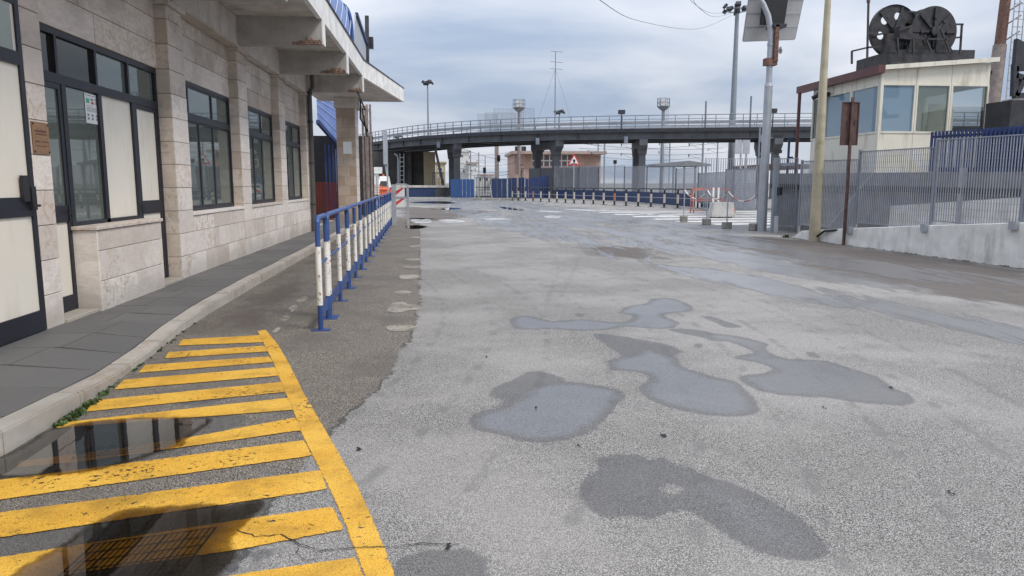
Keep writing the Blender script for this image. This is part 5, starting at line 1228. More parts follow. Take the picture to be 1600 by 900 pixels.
# ------------------------------------------------------------------ winch on the cabin roof
wy = CY + 1.3
def wp(px, py, yy=wy): x, z = YP(px, py, yy); return Vector((x, yy, z))
wn_ = thing('winch', 'black iron winch with two big drums and handrails on top of the cabin roof', 'winch', tuple(wp(1430, 90)))
def disc_mesh(r_, th, m, holes=6, hr=.13, hd=.58):
    me = flat_shape([circle(0, 0, r_, 40)] + [circle(r_ * hd * math.cos(6.283 * k / holes + .3), r_ * hd * math.sin(6.283 * k / holes + .3), r_ * hr * 1.2, 14) for k in range(holes)], m, th); return me
def put(me, name, c, axis, parent):
    o = bpy.data.objects.new(name, me); col.objects.link(o); o.parent = parent
    o.location = Vector(c) - Vector(wn_.location) - (Vector(parent.location) if parent is not wn_ else Vector()); o.rotation_euler = Vector(axis).to_track_quat('Z', 'Y').to_euler(); return o
ax = Vector((.03, -1, 0)).normalized()
c1 = wp(1396, 49, wy - .1); c2 = wp(1458, 50, wy - .3); r1 = .74; r2 = .72
put(disc_mesh(r1, .05, M['iron']), 'wheel_disc', c1, ax, wn_)
part('wheel_rim', MB().tube([c1 - ax * .07, c1 + ax * .07], r1 * 1.0, 40, cap=False), M['iron'], wn_)
part('wheel_hub', MB().tube([c1 - ax * .12, c1 + ax * .22], .13, 16), M['iron'], wn_)
for k in range(6):
    a = 6.283 * k / 6 - .22; u = Vector((ax.y, -ax.x, 0)) * math.cos(a) + Vector((0, 0, 1)) * math.sin(a)
    part('wheel_rib', MB().bar(c1 + u * .1 + ax * .045, c1 + u * r1 * .95 + ax * .045, .05, .04, up=tuple(ax)), M['iron'], wn_)
back_c = c2 - ax * 1.05
part('drum', MB().tube([c2 - ax * .02, back_c], r2 * .78, 32), M['iron'], wn_)
for q in (c2, c2 - ax * .36, back_c): 
    part('drum_flange', MB().tube([q - ax * .035, q + ax * .035], r2, 40), M['iron'], wn_)
part('drum_hub', MB().tube([c2, c2 + ax * .16], .15, 16), M['iron'], wn_)
for k in range(8):
    a = 6.283 * k / 8; u = Vector((ax.y, -ax.x, 0)) * math.cos(a) + Vector((0, 0, 1)) * math.sin(a)
    part('drum_rib', MB().bar(c2 + u * .16 + ax * .06, c2 + u * r2 * .93 + ax * .06, .07, .05, up=tuple(ax)), M['iron'], wn_)
    part('bolt', MB().tube([c2 + u * .4 + ax * .03, c2 + u * .4 + ax * .11], .06, 8), M['iron'], wn_)
for q in (c2 - ax * .6,): part('coil', MB().tube([q - ax * .25, q + ax * .2], r2 * .84 if q is not c1 else r1 * .5, 28), M['iron'], wn_)
bs = wp(1362, 90).x; be_ = wp(1502, 88).x; zz0 = rz(CX) - .02; zz1 = wp(1430, 78).z
part('bed_frame', MB().slab([(bs + .0, wy - .7, zz0 - .02), (be_ - .1, wy - .7, rz(be_) - .02), (be_ - .1, wy - .7, zz1 - .1), (bs + .5, wy - .7, zz1 - .12), (bs, wy - .7, zz1 - .2)], (0, 1.5, 0)), M['iron'], wn_)
for px0, px1, pxa in ((1418, 1445, 1430), (1462, 1490, 1470), (1385, 1400, 1392)):
    part('pedestal', MB().slab([wp(px0, 82, wy - .72), wp(px1, 82, wy - .72), wp(pxa + 5, 52, wy - .72), wp(pxa - 5, 52, wy - .72)], (0, .12, 0)), M['iron'], wn_)
part('gear_case', MB().slab([wp(1405, 60, wy - .8), wp(1425, 62, wy - .8), wp(1428, 42, wy - .8), wp(1408, 40, wy - .8)], (0, .3, 0)), M['iron'], wn_)
hr = MB(); 
for a, b in (((1500, 84), (1503, 38)), ((1484, 38), (1505, 38)), ((1484, 60), (1502, 58)), ((1430, 60), (1484, 62)), ((1355, 90), (1357, 3)), ((1357, 52), (1372, 52)), ((1357, 74), (1375, 73)), ((1331, 80), (1357, 74)), ((1331, 80), (1331, 100)), ((1418, 18), (1440, 20)), ((1402, 58), (1404, 85)), ((1427, 60), (1427, 85)), ((1404, 48), (1425, 40)), ((1470, 45), (1484, 80)), ((1455, 80), (1445, 56))):
    hr.bar(wp(*a, wy - .85), wp(*b, wy - .85), .045, .045)
part('handrail', hr, M['iron'], wn_)
part('roof_skid', MB().box(bs + .02, wy - .95, rz(bs) - .02, wp(1400, 90).x, wy + .8, rz(bs) + .16), M['iron'], wn_)
part('beacon', MB().tube([wp(1357, 4, wy - .85), wp(1357, -1, wy - .85)], .05, 8), M['rust'], wn_)

# ------------------------------------------------------------------ things behind the ramp fence
# blue slats, white cabin showing between them on the left
S0, S1 = (11.75, 18.2), (12.6, 11.0)
def sp3(px, py): return LP(px, py, S0, S1)
t = thing('blue_slat_fence', 'dark blue slat fence standing behind the grey bars, backed by sheet at right', 'fence', (*S0, 0))
p0, p1 = sp3(1457, 206), sp3(1600, 196); q0_, q1_ = sp3(1457, 268), sp3(1600, 268)
L5 = math.hypot(p1[0] - p0[0], p1[1] - p0[1]) ; ns = 22; d5 = Vector((p1[0] - p0[0], p1[1] - p0[1], 0)).normalized()
for i in range(44):
    f = i / ns; x_, y_ = p0[0] + (p1[0] - p0[0]) * f, p0[1] + (p1[1] - p0[1]) * f
    if y_ < 6: break
    zt = p0[2] + (p1[2] - p0[2]) * f; zb = q0_[2] + (q1_[2] - q0_[2]) * f
    k = 'slat%.2f' % (zt - zb)
    part('slat', MB().bar((x_, y_, zb), (x_, y_, zt), L5 / ns * .56, .03, up=tuple(Vector((d5.y, -d5.x, 0)))), M['navy'], t)
sheet0 = sp3(1537, 200); 
part('back_sheet', MB().bar((sheet0[0] + .12, sheet0[1], (q1_[2] + p1[2]) / 2), (p1[0] + (p1[0] - p0[0]) * .8 + .12, p1[1] + (p1[1] - p0[1]) * .8, (q1_[2] + p1[2]) / 2 + .0), .04, (p1[2] - q1_[2]) - .02), M['navy'], t)
for z_, h_ in ((q0_[2] + .04, .10), (p0[2] - .12, .05)): part('rail', MB().bar((p0[0] + .04, p0[1], z_), (p1[0] + .04, p1[1], z_ + (q1_[2] - q0_[2] if h_ > .08 else p1[2] - p0[2])), .05, h_), M['navy'], t)
# parapets behind the ramp, seen through the bars
t = thing('ramp_parapet', 'pale concrete parapet of the ramp seen through the fence bars at the right', 'wall', (13.3, 16, 0))
A_, B_ = (11.6, 20.0), (12.3, 11.0)
pp = [LP(px, py, A_, B_) for px, py in ((1383, 322), (1600, 308))]; dd = (pp[1][0] - pp[0][0], pp[1][1] - pp[0][1], pp[1][2] - pp[0][2])
ex = [pp[0], (pp[0][0] + dd[0] * 2.2, pp[0][1] + dd[1] * 2.2, pp[0][2] + dd[2] * 2.2)]
part('parapet_wall', MB().slab([(ex[0][0], ex[0][1], 0), (ex[1][0], ex[1][1], 0), ex[1], ex[0]], (.15, .01, 0)), M['concrete_white'], t)
pl_ = MB(); pp2 = [LP(px, py, S0, S1) for px, py in ((1210, 271), (1600, 268))]
dd = [pp2[1][k] - pp2[0][k] for k in range(3)]; e2 = [pp2[1][k] + dd[k] for k in range(3)]
t = thing('retaining_wall', 'weathered grey concrete wall under the blue slat fence', 'wall', (13, 16, 0))
part('plinth', MB().slab([(pp2[0][0], pp2[0][1], 0), (e2[0], e2[1], 0), tuple(e2), pp2[0]], (.12, .02, 0)), paint('grey_wall', (.20, .20, .205), .85, dirt=(.09, .09, .09), dirt_amt=.6, streak=1.5), t)
part('cable_tray', MB().bar((pp2[0][0] - .08, pp2[0][1], pp2[0][2] - .42), (e2[0] - .08, e2[1], e2[2] - .42), .08, .14), M['darksteel'], t)
part('conduit', MB().bar((LP(1510, 268, S0, S1)[0] - .07, LP(1510, 268, S0, S1)[1], .3), (LP(1510, 268, S0, S1)[0] - .07, LP(1510, 268, S0, S1)[1], 1.9), .1, .1), M['galv'], t)
t = thing('fence_brace', 'thin diagonal steel brace behind the fence left of the brown sign', 'brace', (11, 20, 0)); 
a_, b_ = LP(1296, 352, (11.1, 20), (11.6, 14)), LP(1366, 268, (11.1, 20), (11.6, 14)); part('bar', MB().bar(a_, b_, .03, .03), M['galv'], t)
# dark container with an opening, chimney and crane at the right edge
yc = 18.2
def cp(px, py, yy): x, z = YP(px, py, yy); return (x, yy, z)
t = thing('dark_container', 'dark navy steel container with open bay behind the blue slats at the right edge', 'container', cp(1570, 200, yc))
x0, z1 = YP(1541, 162, yc + .9); x1 = YP(1568, 155, yc + .95)[0]; x2 = YP(1700, 150, yc)[0]; zb = 1.6
part('side_panel', MB().box(x0, yc, zb, x1, yc + .9, z1), M['darksteel'], t)
part('back_panel', MB().box(x1, yc + .8, zb, x2, yc + .9, z1 - .002), M['dark'], t)
part('roof_slab', MB().box(x1 - .05, yc - .1, z1 + .0, x2, yc + .95, z1 + .1), M['concrete_grey'], t)
for z_ in (zb + .9, zb + 1.15): part('rail', MB().bar((x1, yc + .3, z_), (x2, yc + .3, z_), .03, .03), M['darksteel'], t)
for q in (0.5, 1.2): part('post', MB().box(x1 + q, yc + .1, zb, x1 + q + .06, yc + .16, z1), M['darksteel'], t)
yk = 27.0
t = thing('rusty_mast', 'thick rust streaked mast rising behind the cabin at the right edge', 'mast', (*cp(1553, 200, yk)[:2], 0))
xb, _ = YP(1552, 155, yk); zt = YP(1572, 0, yk)[1]; xt = YP(1571, 0, yk)[0]
kk = (xt - xb) / (zt - YP(1552, 155, yk)[1]); x0_ = xb - kk * YP(1552, 155, yk)[1]
part('lower_tube', MB().tube([(x0_, yk, 0), (x0_ + kk * YP(1560, 70, yk)[1], yk, YP(1560, 70, yk)[1])], .28, 18, .23), M['rustpole'], t)
part('upper_tube', MB().tube([(x0_ + kk * YP(1560, 70, yk)[1], yk, YP(1560, 70, yk)[1]), (x0_ + kk * (zt + 3), yk, zt + 3)], .19, 18, .17), M['rust'], t)
part('arm', MB().bar(cp(1540, 114, yk), cp(1556, 113, yk), .12, .12), M['darksteel'], t)
t = thing('cage_ladder', 'thin caged ladder beside the rusty mast', 'ladder', (*cp(1580, 100, yk)[:2], 0))
for a, b in (((1572, 155), (1586, 0)), ((1580, 155), (1594, 0)), ((1588, 150), (1602, 0))): part('rail', MB().bar(cp(*a, yk - .3), cp(*b, yk - .3), .03, .03), M['galv'], t)
for k in range(13):
    py = 150 - k * 12; sft = (155 - py) * .09
    part('rung', MB().bar(cp(1572 + sft, py, yk - .3), cp(1588 + sft, py, yk - .3), .03, .03), M['galv'], t)
for py in (10, 30, 55): part('strut', MB().bar(cp(1566 + (155 - py) * .09 - 4, py + 8, yk), cp(1588 + (155 - py) * .09 - 4, py - 6, yk), .04, .04), M['rust'], t)
t = thing('crane_base', 'black crane frame with braced foot at the far right edge', 'crane', cp(1590, 150, 17))
part('counterweight', MB().slab([cp(1586, 104, 17), cp(1590, 60, 17), cp(1640, 85, 17), cp(1640, 104, 17)], (0, .12, 0)), M['darksteel'], t)
for a, b in (((1584, 150), (1586, 100)), ((1586, 108), (1640, 104)), ((1586, 150), (1600, 122)), ((1600, 122), (1586, 118)), ((1584, 150), (1640, 146)), ((1601, 120), (1615, 148))): part('frame_member', MB().bar(cp(*a, 17), cp(*b, 17), .12, .12), M['darksteel'], t)

# ------------------------------------------------------------------ elevated road
DZ = 6.8
edge = [(540, 229), (580, 223), (633, 215.6), (705, 210), (781, 206.4), (899, 203.2), (1040, 201.2), (1150, 200.0), (1244, 199.0), (1400, 198.4), (1600, 198.0)]
E0 = [Vector(G(*q, DZ)) for q in edge]
# smooth the surveyed edge with Catmull-Rom and resample evenly
cps = []
for i in range(len(E0) - 1):
    p = [E0[max(0, i - 1)], E0[i], E0[i + 1], E0[min(len(E0) - 1, i + 2)]]
    for q in range(12):
        u = q / 12; cps.append(.5 * ((2 * p[1]) + (p[2] - p[0]) * u + (2 * p[0] - 5 * p[1] + 4 * p[2] - p[3]) * u * u + (3 * p[1] - p[0] - 3 * p[2] + p[3]) * u ** 3))
cps.append(E0[-1])
for _ in range(60): cps = [cps[0]] + [(cps[i - 1] + cps[i] * 2 + cps[i + 1]) / 4 for i in range(1, len(cps) - 1)] + [cps[-1]]
acc = [0]
for i in range(1, len(cps)): acc.append(acc[-1] + (cps[i] - cps[i - 1]).length)
def at_s(s):
    s = max(0, min(acc[-1] - 1e-4, s)); k = max(i for i in range(len(acc)) if acc[i] <= s); k = min(k, len(cps) - 2)
    u = (s - acc[k]) / max(1e-6, acc[k + 1] - acc[k]); p = cps[k].lerp(cps[k + 1], u); d = (cps[k + 1] - cps[k]).normalized(); return p, d
W = 8.5
def off(s, o, z):                                       # o metres toward the far side of the deck
    p, d = at_s(s); nrm = Vector((-d.y, d.x)); 
    if nrm.y < 0: nrm = -nrm
    return Vector((p.x + nrm.x * o, p.y + nrm.y * o, z))
br = thing('elevated_road', 'grey steel elevated road curving across the background on haunched piers', 'bridge', (10, 75, 0))
Ltot = acc[-1]; ss = list(np.arange(0, Ltot, 1.5)) + [Ltot]
def sweep(prof):                                        # profile: closed list of (offset, z)
    n = len(prof); vs = [off(s, o, z) for s in ss for o, z in prof]
    fs = [(i * n + k, i * n + (k + 1) % n, (i + 1) * n + (k + 1) % n, (i + 1) * n + k) for i in range(len(ss) - 1) for k in range(n)]
    return MB().add(vs, fs + [tuple(range(n)), tuple(range(len(vs) - 1, len(vs) - n - 1, -1))])
part('deck', sweep([(0, DZ - .22), (W, DZ - .22), (W, DZ), (0, DZ)]), M['bridge'], br)
part('kerb_edge', sweep([(-.12, DZ - .3), (.0, DZ - .3), (.0, DZ + .06), (-.12, DZ + .06)]), M['darksteel'], br)
for o in (.35, 2.9, 5.5, W - .35):
    part('girder', sweep([(o, DZ - .90), (o + .04, DZ - .90), (o + .04, DZ - .222), (o, DZ - .222)]), M['bridge'], br)
    part('girder_flange', sweep([(o - .18, DZ - .95), (o + .22, DZ - .95), (o + .22, DZ - .902), (o - .18, DZ - .902)]), M['bridge'], br)
stf = MB().box(-.02, -.15, -.89, .02, 0, -.23).mesh('stiffener', M['bridge'])
def heading(s): d = at_s(s)[1]; return math.atan2(d.y, d.x)
s = 1.0; bl = Vector(br.location)
crs = MB().box(-.08, 0, -.7, .08, W - .7, -.23).mesh('cross_beam', M['bridge'])
while s < Ltot:
    sgn = 1
    o = inst('stiffener', stf, br, off(s, .345, DZ) - bl, heading(s)); inst('cross_beam', crs, br, off(s, .36, DZ) - bl, heading(s) + (math.pi if off(s, 1, 0).y < off(s, 0, 0).y else 0)); s += 4.2
post = MB().box(-.035, -.035, 0, .035, .035, 1.32).mesh('railing_post', M['rail'])
s = .5; k = 0
while s < Ltot:
    inst('railing_post', post, br, off(s, .08, DZ) - bl, heading(s))
    if k % 3 == 0: inst('railing_post', post, br, off(s, W - .1, DZ) - bl, heading(s))
    s += 1.28; k += 1
for o in (.08, W - .1):
    for z_, r_ in ((1.32, .04), (.95, .028), (.62, .028), (.3, .028)): part('rail', MB().tube([off(q, o, DZ + z_) for q in ss], r_, 6), M['rail'], br)
for o in (.7, W - .8):
    part('guard_rail', sweep([(o, DZ + .5), (o + .04, DZ + .5), (o + .04, DZ + .82), (o, DZ + .82)]), M['galv'], br)
def s_of_px(px):
    best = min(np.arange(0, Ltot, .3), key=lambda q: abs(proj(off(q, 1.2, DZ))[0] - px)); return float(best)
def proj(p):
    v = Vector((p[0], p[1], p[2] - EYE)); x = v.x * math.cos(YAW) - v.y * math.sin(YAW); f = v.x * math.sin(YAW) + v.y * math.cos(YAW)
    fy = f * math.cos(PITCH) - v.z * math.sin(PITCH); u = f * math.sin(PITCH) + v.z * math.cos(PITCH); return (800 + FPX * x / fy, 450 - FPX * u / fy)
for px in (713, 868, 1004, 1214, 1480):
    s = s_of_px(px); hd = heading(s)
    a = off(s, 1.3, 0); cr_ = Vector({713: (-.09, 1, 0), 868: (-.2, 1, 0), 1004: (.16, 1, 0)}.get(px, (.18, 1, 0))).normalized(); b = a + cr_ * (W - 2.6); al = Vector((cr_.y, -cr_.x, 0))
    if al.x < 0: al = -al
    for q, sg in ((a, -1), (b, 1)):
        c_ = MB(); 
        c_.add([tuple(q + al * x_ * w_ + cr_ * y_ * w_ + Vector((0, 0, z_))) for z_, w_ in ((-.03, .32), (4.6, .32)) for x_, y_ in ((-1, -.8), (1, -.8), (1, .8), (-1, .8))], [(0, 1, 5, 4), (1, 2, 6, 5), (2, 3, 7, 6), (3, 0, 4, 7)])
        part('pier_column', c_, M['bridge'], br)
    # haunched cap across the deck
    pf = []
    Lc = (b - a).length
    for u, z_ in ((-1.2, 5.25), (-.9, 5.0), (-.55, 4.75), (-.4, 4.4), (.4, 4.4), (.6, 4.8), (1.2, 5.1), (Lc - 1.2, 5.1), (Lc - .6, 4.8), (Lc - .4, 4.4), (Lc + .4, 4.4), (Lc + .55, 4.75), (Lc + .9, 5.0), (Lc + 1.2, 5.25), (Lc + 1.2, 5.84), (-1.2, 5.84)):
        pf.append(a + cr_ * u + Vector((0, 0, z_)) - al * .4)
    part('pier_cap', MB().slab(pf, al * .8), M['bridge'], br)
    part('drain_box', MB().box(-.18, -.12, 5.45, .18, .12, 6.1), M['rail'], br, world=False).location = off(s - 1.6, -.05, 0) - bl
for px, h in ((973, 1.9), (1102, 2.6), (1167, 3.0), (1206, 1.8), (868, .1)):
    s = s_of_px(px)
    if px in (973, 1206):
        t = thing('bridge_floodlight', 'small floodlight on the elevated road railing, ' + ('left of the double pier' if px == 973 else 'right of the lamp post'), 'floodlight', tuple(off(s, .3, DZ))); part('pole', MB().tube([(0, 0, 0), (0, 0, h)], .06, 6), M['darksteel'], t, world=False); part('lamp', MB().box(-.32, -.2, h - .4, .32, .15, h), M['darksteel'], t, world=False)
    elif px != 868: single('bridge_post', MB().tube([off(s, .3, DZ), off(s, .3, DZ + h)], .09, 8), M['rail'], 'short grey post on the elevated road ' + ('beside the tall floodlight mast' if px == 1167 else 'left of the tall floodlight mast'), 'post')
# mesh screens on the far side of the elevated road
scn = [(746, 778, 178, 95), (757, 806, 176, 93), (771, 811, 170, 98), (811, 835, 169, 96)]
for i, (xa_, xb_, yt, Yd) in enumerate(scn):
    A = YP(xa_, 200, Yd)[0]; B = YP(xb_, 200, Yd)[0]; zt = YP(xa_, yt, Yd)[1]
    grating('mesh_screen', (A, Yd), (B, Yd), DZ - .4, zt, ['leftmost', 'second from left', 'third from left', 'rightmost'][i] + ' fine mesh screen standing above the elevated road', 'screen', .16, False, 'mesh screens above the elevated road', .032, .02, M['rail'])
    for q in np.linspace(A, B, 4): 
        pass
# dark abutment and low walls under the left end
t = thing('abutment', 'concrete wall, painted dark for shade, and ochre block under the left end of the elevated road', 'wall', (-9, 96, 0))
xa_, xb_ = YP(560, 260, 96)[0], YP(672, 260, 96)[0]
part('wall_face', MB().box(xa_ - 14, 96, 0, xb_, 97, 5.5), M['shadewall'], t); 
part('ochre_block', MB().box(YP(662, 260, 94)[0], 94, 0, YP(680, 260, 94)[0], 95.8, 5.4), M['ochre'], t)  # paler colour paints the sunlit part of the wall
for px in (600, 622, 640): part('buttress', MB().box(YP(px, 260, 95.5)[0] - .25, 95.2, 0, YP(px, 260, 95.5)[0] + .25, 96, 5.4), M['shadewall'], t)
part('diagonal_brace', MB().bar(cp(680, 232, 88), cp(693, 291, 88), .35, .3), M['bridge'], t)
t = thing('low_wall', 'low dark blue wall with concrete coping under the elevated road, left', 'wall', (-8, 84, 0))
part('wall_body', MB().box(YP(560, 300, 84)[0], 84, 0, YP(680, 300, 84)[0], 84.3, 1.05), M['navyb'], t); part('coping', MB().box(YP(560, 300, 84)[0], 83.9, 1.05, YP(700, 300, 84)[0], 84.4, 1.3), M['concrete_grey'], t); part('end_block', MB().box(YP(680, 300, 84)[0], 84.02, 0, YP(702, 300, 84)[0], 84.35, 1.05), M['shadewall'], t)
f = MB()
for k in range(9): x_ = YP(676 + 2.2 * k, 280, 84.2)[0]; f.box(x_ - .03, 84.15, 1.3, x_ + .03, 84.2, 2.7)
f.box(YP(676, 280, 84)[0], 84.15, 2.65, YP(694, 280, 84)[0], 84.2, 2.72); single('railing', f, M['darksteel'], 'small dark railing on the low wall before the ochre block', 'railing')
t = thing('wall_pipe', 'grey drain pipe bent down the dark abutment wall', 'pipe', cp(620, 300, 94)); pt = [cp(616, 240, 94), cp(621, 243, 94), cp(622.5, 250, 94), cp(622.5, 293, 94)]; part('pipe', MB().tube(pt, .12, 8), M['galv'], t)
t = thing('wall_ladder', 'steel access ladder against the dark abutment wall', 'ladder', cp(628, 290, 93))
for px in (625, 631): part('rail', MB().bar(cp(px, 240, 93), cp(px, 291, 93), .08, .08), M['galv'], t)
for k in range(7): part('rung', MB().bar(cp(625, 246 + 7 * k, 93), cp(631, 246 + 7 * k, 93), .06, .08), M['galv'], t)
# bright blue door, dark gate, blue boards
t = thing('blue_gate', 'bright blue corrugated sheet gate under the elevated road pier', 'gate', cp(725, 300, 79)); xa_, xb_ = YP(704, 300, 79)[0], YP(741, 300, 79)[0]
for i in range(6):
    a = xa_ + (xb_ - xa_) * i / 6; part('board', MB().box(a + .02, 79, .02, a + (xb_ - xa_) / 6 - .02, 79.08 + .03 * (i % 2), 1.95), M['brightblue'], t)
t = thing('bar_gate', 'dark steel bar gate between the blue sheets', 'gate', cp(757, 300, 80)); xa_, xb_ = YP(742, 300, 80)[0], YP(776, 300, 80)[0]
for q in np.linspace(xa_, xb_, 15): part('bar', MB().box(q - .03, 80, .1, q + .03, 80.05, 2.1), M['darksteel'], t)
for z_ in (.1, 1.1, 2.1): part('rail', MB().box(xa_, 80.05, z_ - .04, xb_, 80.1, z_ + .04), M['darksteel'], t)
t = thing('blue_board_fence', 'dark blue board fence left of the row of small barriers', 'fence', cp(800, 300, 78)); xa_, xb_ = YP(769, 300, 78)[0], YP(822, 300, 78)[0]
for i in range(7): a = xa_ + (xb_ - xa_) * i / 7; part('board', MB().box(a + .015, 78, .02, a + (xb_ - xa_) / 7 - .015, 78.06, 2.0 + .02 * i), M['navyb'], t)
t = thing('dark_board_fence', 'near black board fence behind the left end of the row of small barriers', 'fence', cp(840, 300, 76)); xa_, xb_ = YP(818, 300, 76)[0], YP(857, 300, 76)[0]
for i in range(5): a = xa_ + (xb_ - xa_) * i / 5; part('board', MB().box(a + .015, 76, .02, a + (xb_ - xa_) / 5 - .015, 76.06, 2.0 + .08 * i), M['navy'], t)
t = thing('bar_fence', 'short dark bar fence right of the near black boards', 'fence', cp(865, 300, 75.5)); xa_, xb_ = YP(857, 300, 75.5)[0], YP(869, 300, 75.5)[0]
for q in np.linspace(xa_, xb_, 7): part('bar', MB().box(q - .03, 75.5, .1, q + .03, 75.55, 2.2), M['darksteel'], t)
M['greysheet'] = paint('grey_sheet', (.22, .235, .255), .6, var=.12, scale=.6)
t = thing('grey_sheet_fence', 'tall plain grey sheet fence in front of the pink building', 'fence', cp(870, 300, 82)); n = 6
for i in range(n):
    a, b = 826 + (937 - 826) * i / n, 826 + (937 - 826) * (i + 1) / n; xa_, xb_ = YP(a, 280, 82)[0], YP(b, 280, 82)[0]; part('sheet', MB().box(xa_ + .03, 82, .02, xb_ - .03, 82.06, YP(a, 263 - i * .4, 82)[1]), M['greysheet'], t)
# leaning construction fence posts in feet
for i, (px, lean) in enumerate(((742, 0), (748, 0), (768, -14), (793, 0), (809, 0))):
    q = G(px if i != 2 else 769, 313 if i < 4 else 312); h = 2.3
    t = thing('temporary_post', 'thin steel post in a rubber foot near the bar gate, %s from the left' % ORD[i], 'post', (q[0], q[1], 0), 0, 'temporary posts by the far gate')
    part('post', MB().tube([(0, 0, .1), (lean / 40., 0, h)], .05, 6), M['galv'], t, world=False); part('foot', MB().box(-.6 if i in (2, 3) else -.3, -.25, 0, .6 if i in (2, 3) else .3, .25, .16), M['concreteblock'], t, world=False)
# warning triangle
ys_ = 66; c = cp(897, 252, ys_); t = thing('warning_triangle', 'red bordered white triangular warning sign on a thin pole beyond the small barriers', 'sign', (c[0], ys_, 0))
def tri(r_): return [(r_ * math.cos(a), r_ * math.sin(a)) for a in (math.pi / 2, math.pi * 7 / 6, math.pi * 11 / 6)]
sx_, cz_ = c[0], YP(897, 252, ys_)[1]; rr_ = (YP(897, 240, ys_)[1] - cz_)
def flat(poly, m, y_, name, par): part(name, MB().slab([(sx_ + a, y_, cz_ + b) for a, b in poly], (0, .012, 0)), m, par)
pt_ = part('pole', MB().tube([(sx_, ys_ + .06, 0), (sx_, ys_ + .06, cz_ + .2)], .05, 8), M['galv'], t)
flat(tri(rr_), M['red'], ys_, 'sign_plate', t); flat(tri(rr_ * .68), M['paper'], ys_ - .014, 'white_field', t)
flat([(a * .12, b * .12 + .06) for a, b in circle(0, 0, 1, 12)], M['black'], ys_ - .028, 'symbol', t); flat([(-.04, -.02), (.04, -.02), (.06, -.16), (-.06, -.16)][::-1], M['black'], ys_ - .028, 'symbol', t); flat([(-.28, -.16), (.28, -.16), (.28, -.21), (-.28, -.21)][::-1], M['greyprint'], ys_ - .028, 'symbol', t)
single('dark_sign_pole', MB().tube([(YP(820, 300, 75)[0], 75, 0), (YP(820, 300, 75)[0], 75, 2.9)], .05, 6), M['galv'], 'thin grey pole before the dark board fence', 'pole')

# ------------------------------------------------------------------ pink building
def yb(px, py, yy=112.0): x, z = YP(px, py, yy); return x, z
t = thing('pink_building', 'low pink building with flat overhanging roof and a window band', 'building', (*yb(870, 290), 0)); t.location = (yb(870, 290)[0], 112, 0)
x0, x1 = yb(804, 290)[0], yb(938, 290)[0]; zt = yb(870, 240)[1]; xw0, xw1 = yb(831, 250)[0], yb(896, 250)[0]; zw0_, zw1_ = yb(860, 261)[1], yb(860, 241)[1]
part('wall', MB().box(x0, 112, 0, xw0, 124, zw1_), M['pink'], t); part('wall', MB().box(xw1, 112, 0, x1, 124, zw1_), M['pink'], t); part('wall', MB().box(xw0, 112.02, 0, xw1, 124, zw0_), M['pink'], t)
part('roof', MB().box(yb(800, 240)[0], 110.5, zw1_, yb(945, 240)[0], 125, zw1_ + .42), M['pinkroof'], t)
nW = 7; wd_ = (xw1 - xw0) / nW
for i in range(nW):
    for j in range(2):
        a = xw0 + wd_ * i; z_ = zw0_ + (zw1_ - zw0_) * j / 2; hh = (zw1_ - zw0_) / 2; f = MB(); b_ = .09
        f.box(a, 112.1, z_, a + b_, 112.2, z_ + hh); f.box(a + wd_ - b_, 112.1, z_, a + wd_, 112.2, z_ + hh); f.box(a + b_, 112.1, z_, a + wd_ - b_, 112.2, z_ + b_); f.box(a + b_, 112.1, z_ + hh - b_, a + wd_ - b_, 112.2, z_ + hh)
        w_ = part('window', f, M['whiteplastic'], t); part('pane', MB().box(a + b_, 112.14, z_ + b_, a + wd_ - b_, 112.16, z_ + hh - b_), paint('rosy_pane', (.16, .12, .13), .25) if (i, j) == (0, 0) else bpy.data.materials['rosy_pane'], w_)
part('door', MB().box(yb(810, 290)[0], 111.9, 0, yb(816, 290)[0], 112, yb(812, 266)[1]), M['brown'], t)
part('door_canopy', MB().box(yb(807, 290)[0], 111.4, yb(812, 262)[1], yb(818, 290)[0], 112, yb(812, 260)[1]), M['pinkroof'], t)
part('sign_plate', MB().box(yb(808, 258)[0], 111.95, yb(812, 259)[1], yb(816, 258)[0], 112, yb(812, 257)[1]), M['black'], t)
for px in (804.5, 814.5): 
    c_ = MB().box(yb(px, 235)[0], 111.6, yb(px, 239)[1], yb(px + 7, 235)[0], 112.0, yb(px, 229)[1]); part('roof_unit', c_, M['black'], t)
def simple_house(name, px0, px1, ytop, Y, m, label, wins, roof_m=None, d=12, tops=()):
    a, b = YP(px0, 280, Y)[0], YP(px1, 280, Y)[0]; z = YP(px0, ytop, Y)[1]
    t = thing(name, label, 'building', (a, Y, 0)); part('wall', MB().box(a, Y, 0, b, Y + d, z), m, t); part('roof', MB().box(a - .3, Y - .3, z, b + .3, Y + d, z + .35), roof_m or m, t)
    for (wa, wb, wt, wb2) in wins:
        x0, x1, z1, z0 = YP(wa, 280, Y)[0], YP(wb, 280, Y)[0], YP(px0, wt, Y)[1], YP(px0, wb2, Y)[1]
        w_ = part('window', MB().box(x0, Y - .06, z0, x1, Y - .005, z1), M['whiteplastic'], t); part('pane', MB().box(x0 + .12, Y - .09, z0 + .12, x1 - .12, Y - .062, z1 - .12), M['darksteel'], w_)
    for (wa, wb, wt) in tops: part('stair_tower', MB().box(YP(wa, 280, Y)[0], Y + 1, z + .36, YP(wb, 280, Y)[0], Y + 6, YP(px0, wt, Y)[1]), m, t)
    return t
simple_house('white_house', 714, 733, 237, 150, M['whitewall'], 'white flat roofed house seen under the elevated road beside the first pier', [(718, 725, 241, 246), (723, 727, 264, 271), (728, 732, 250, 256)], None, 10, [(717, 727, 229)])
simple_house('white_annex', 733, 745, 256, 146, M['whitewall'], 'lower white house just right of the taller white house', [(736, 739, 264, 270), (741, 744, 262, 268)], M['pinkroof'])
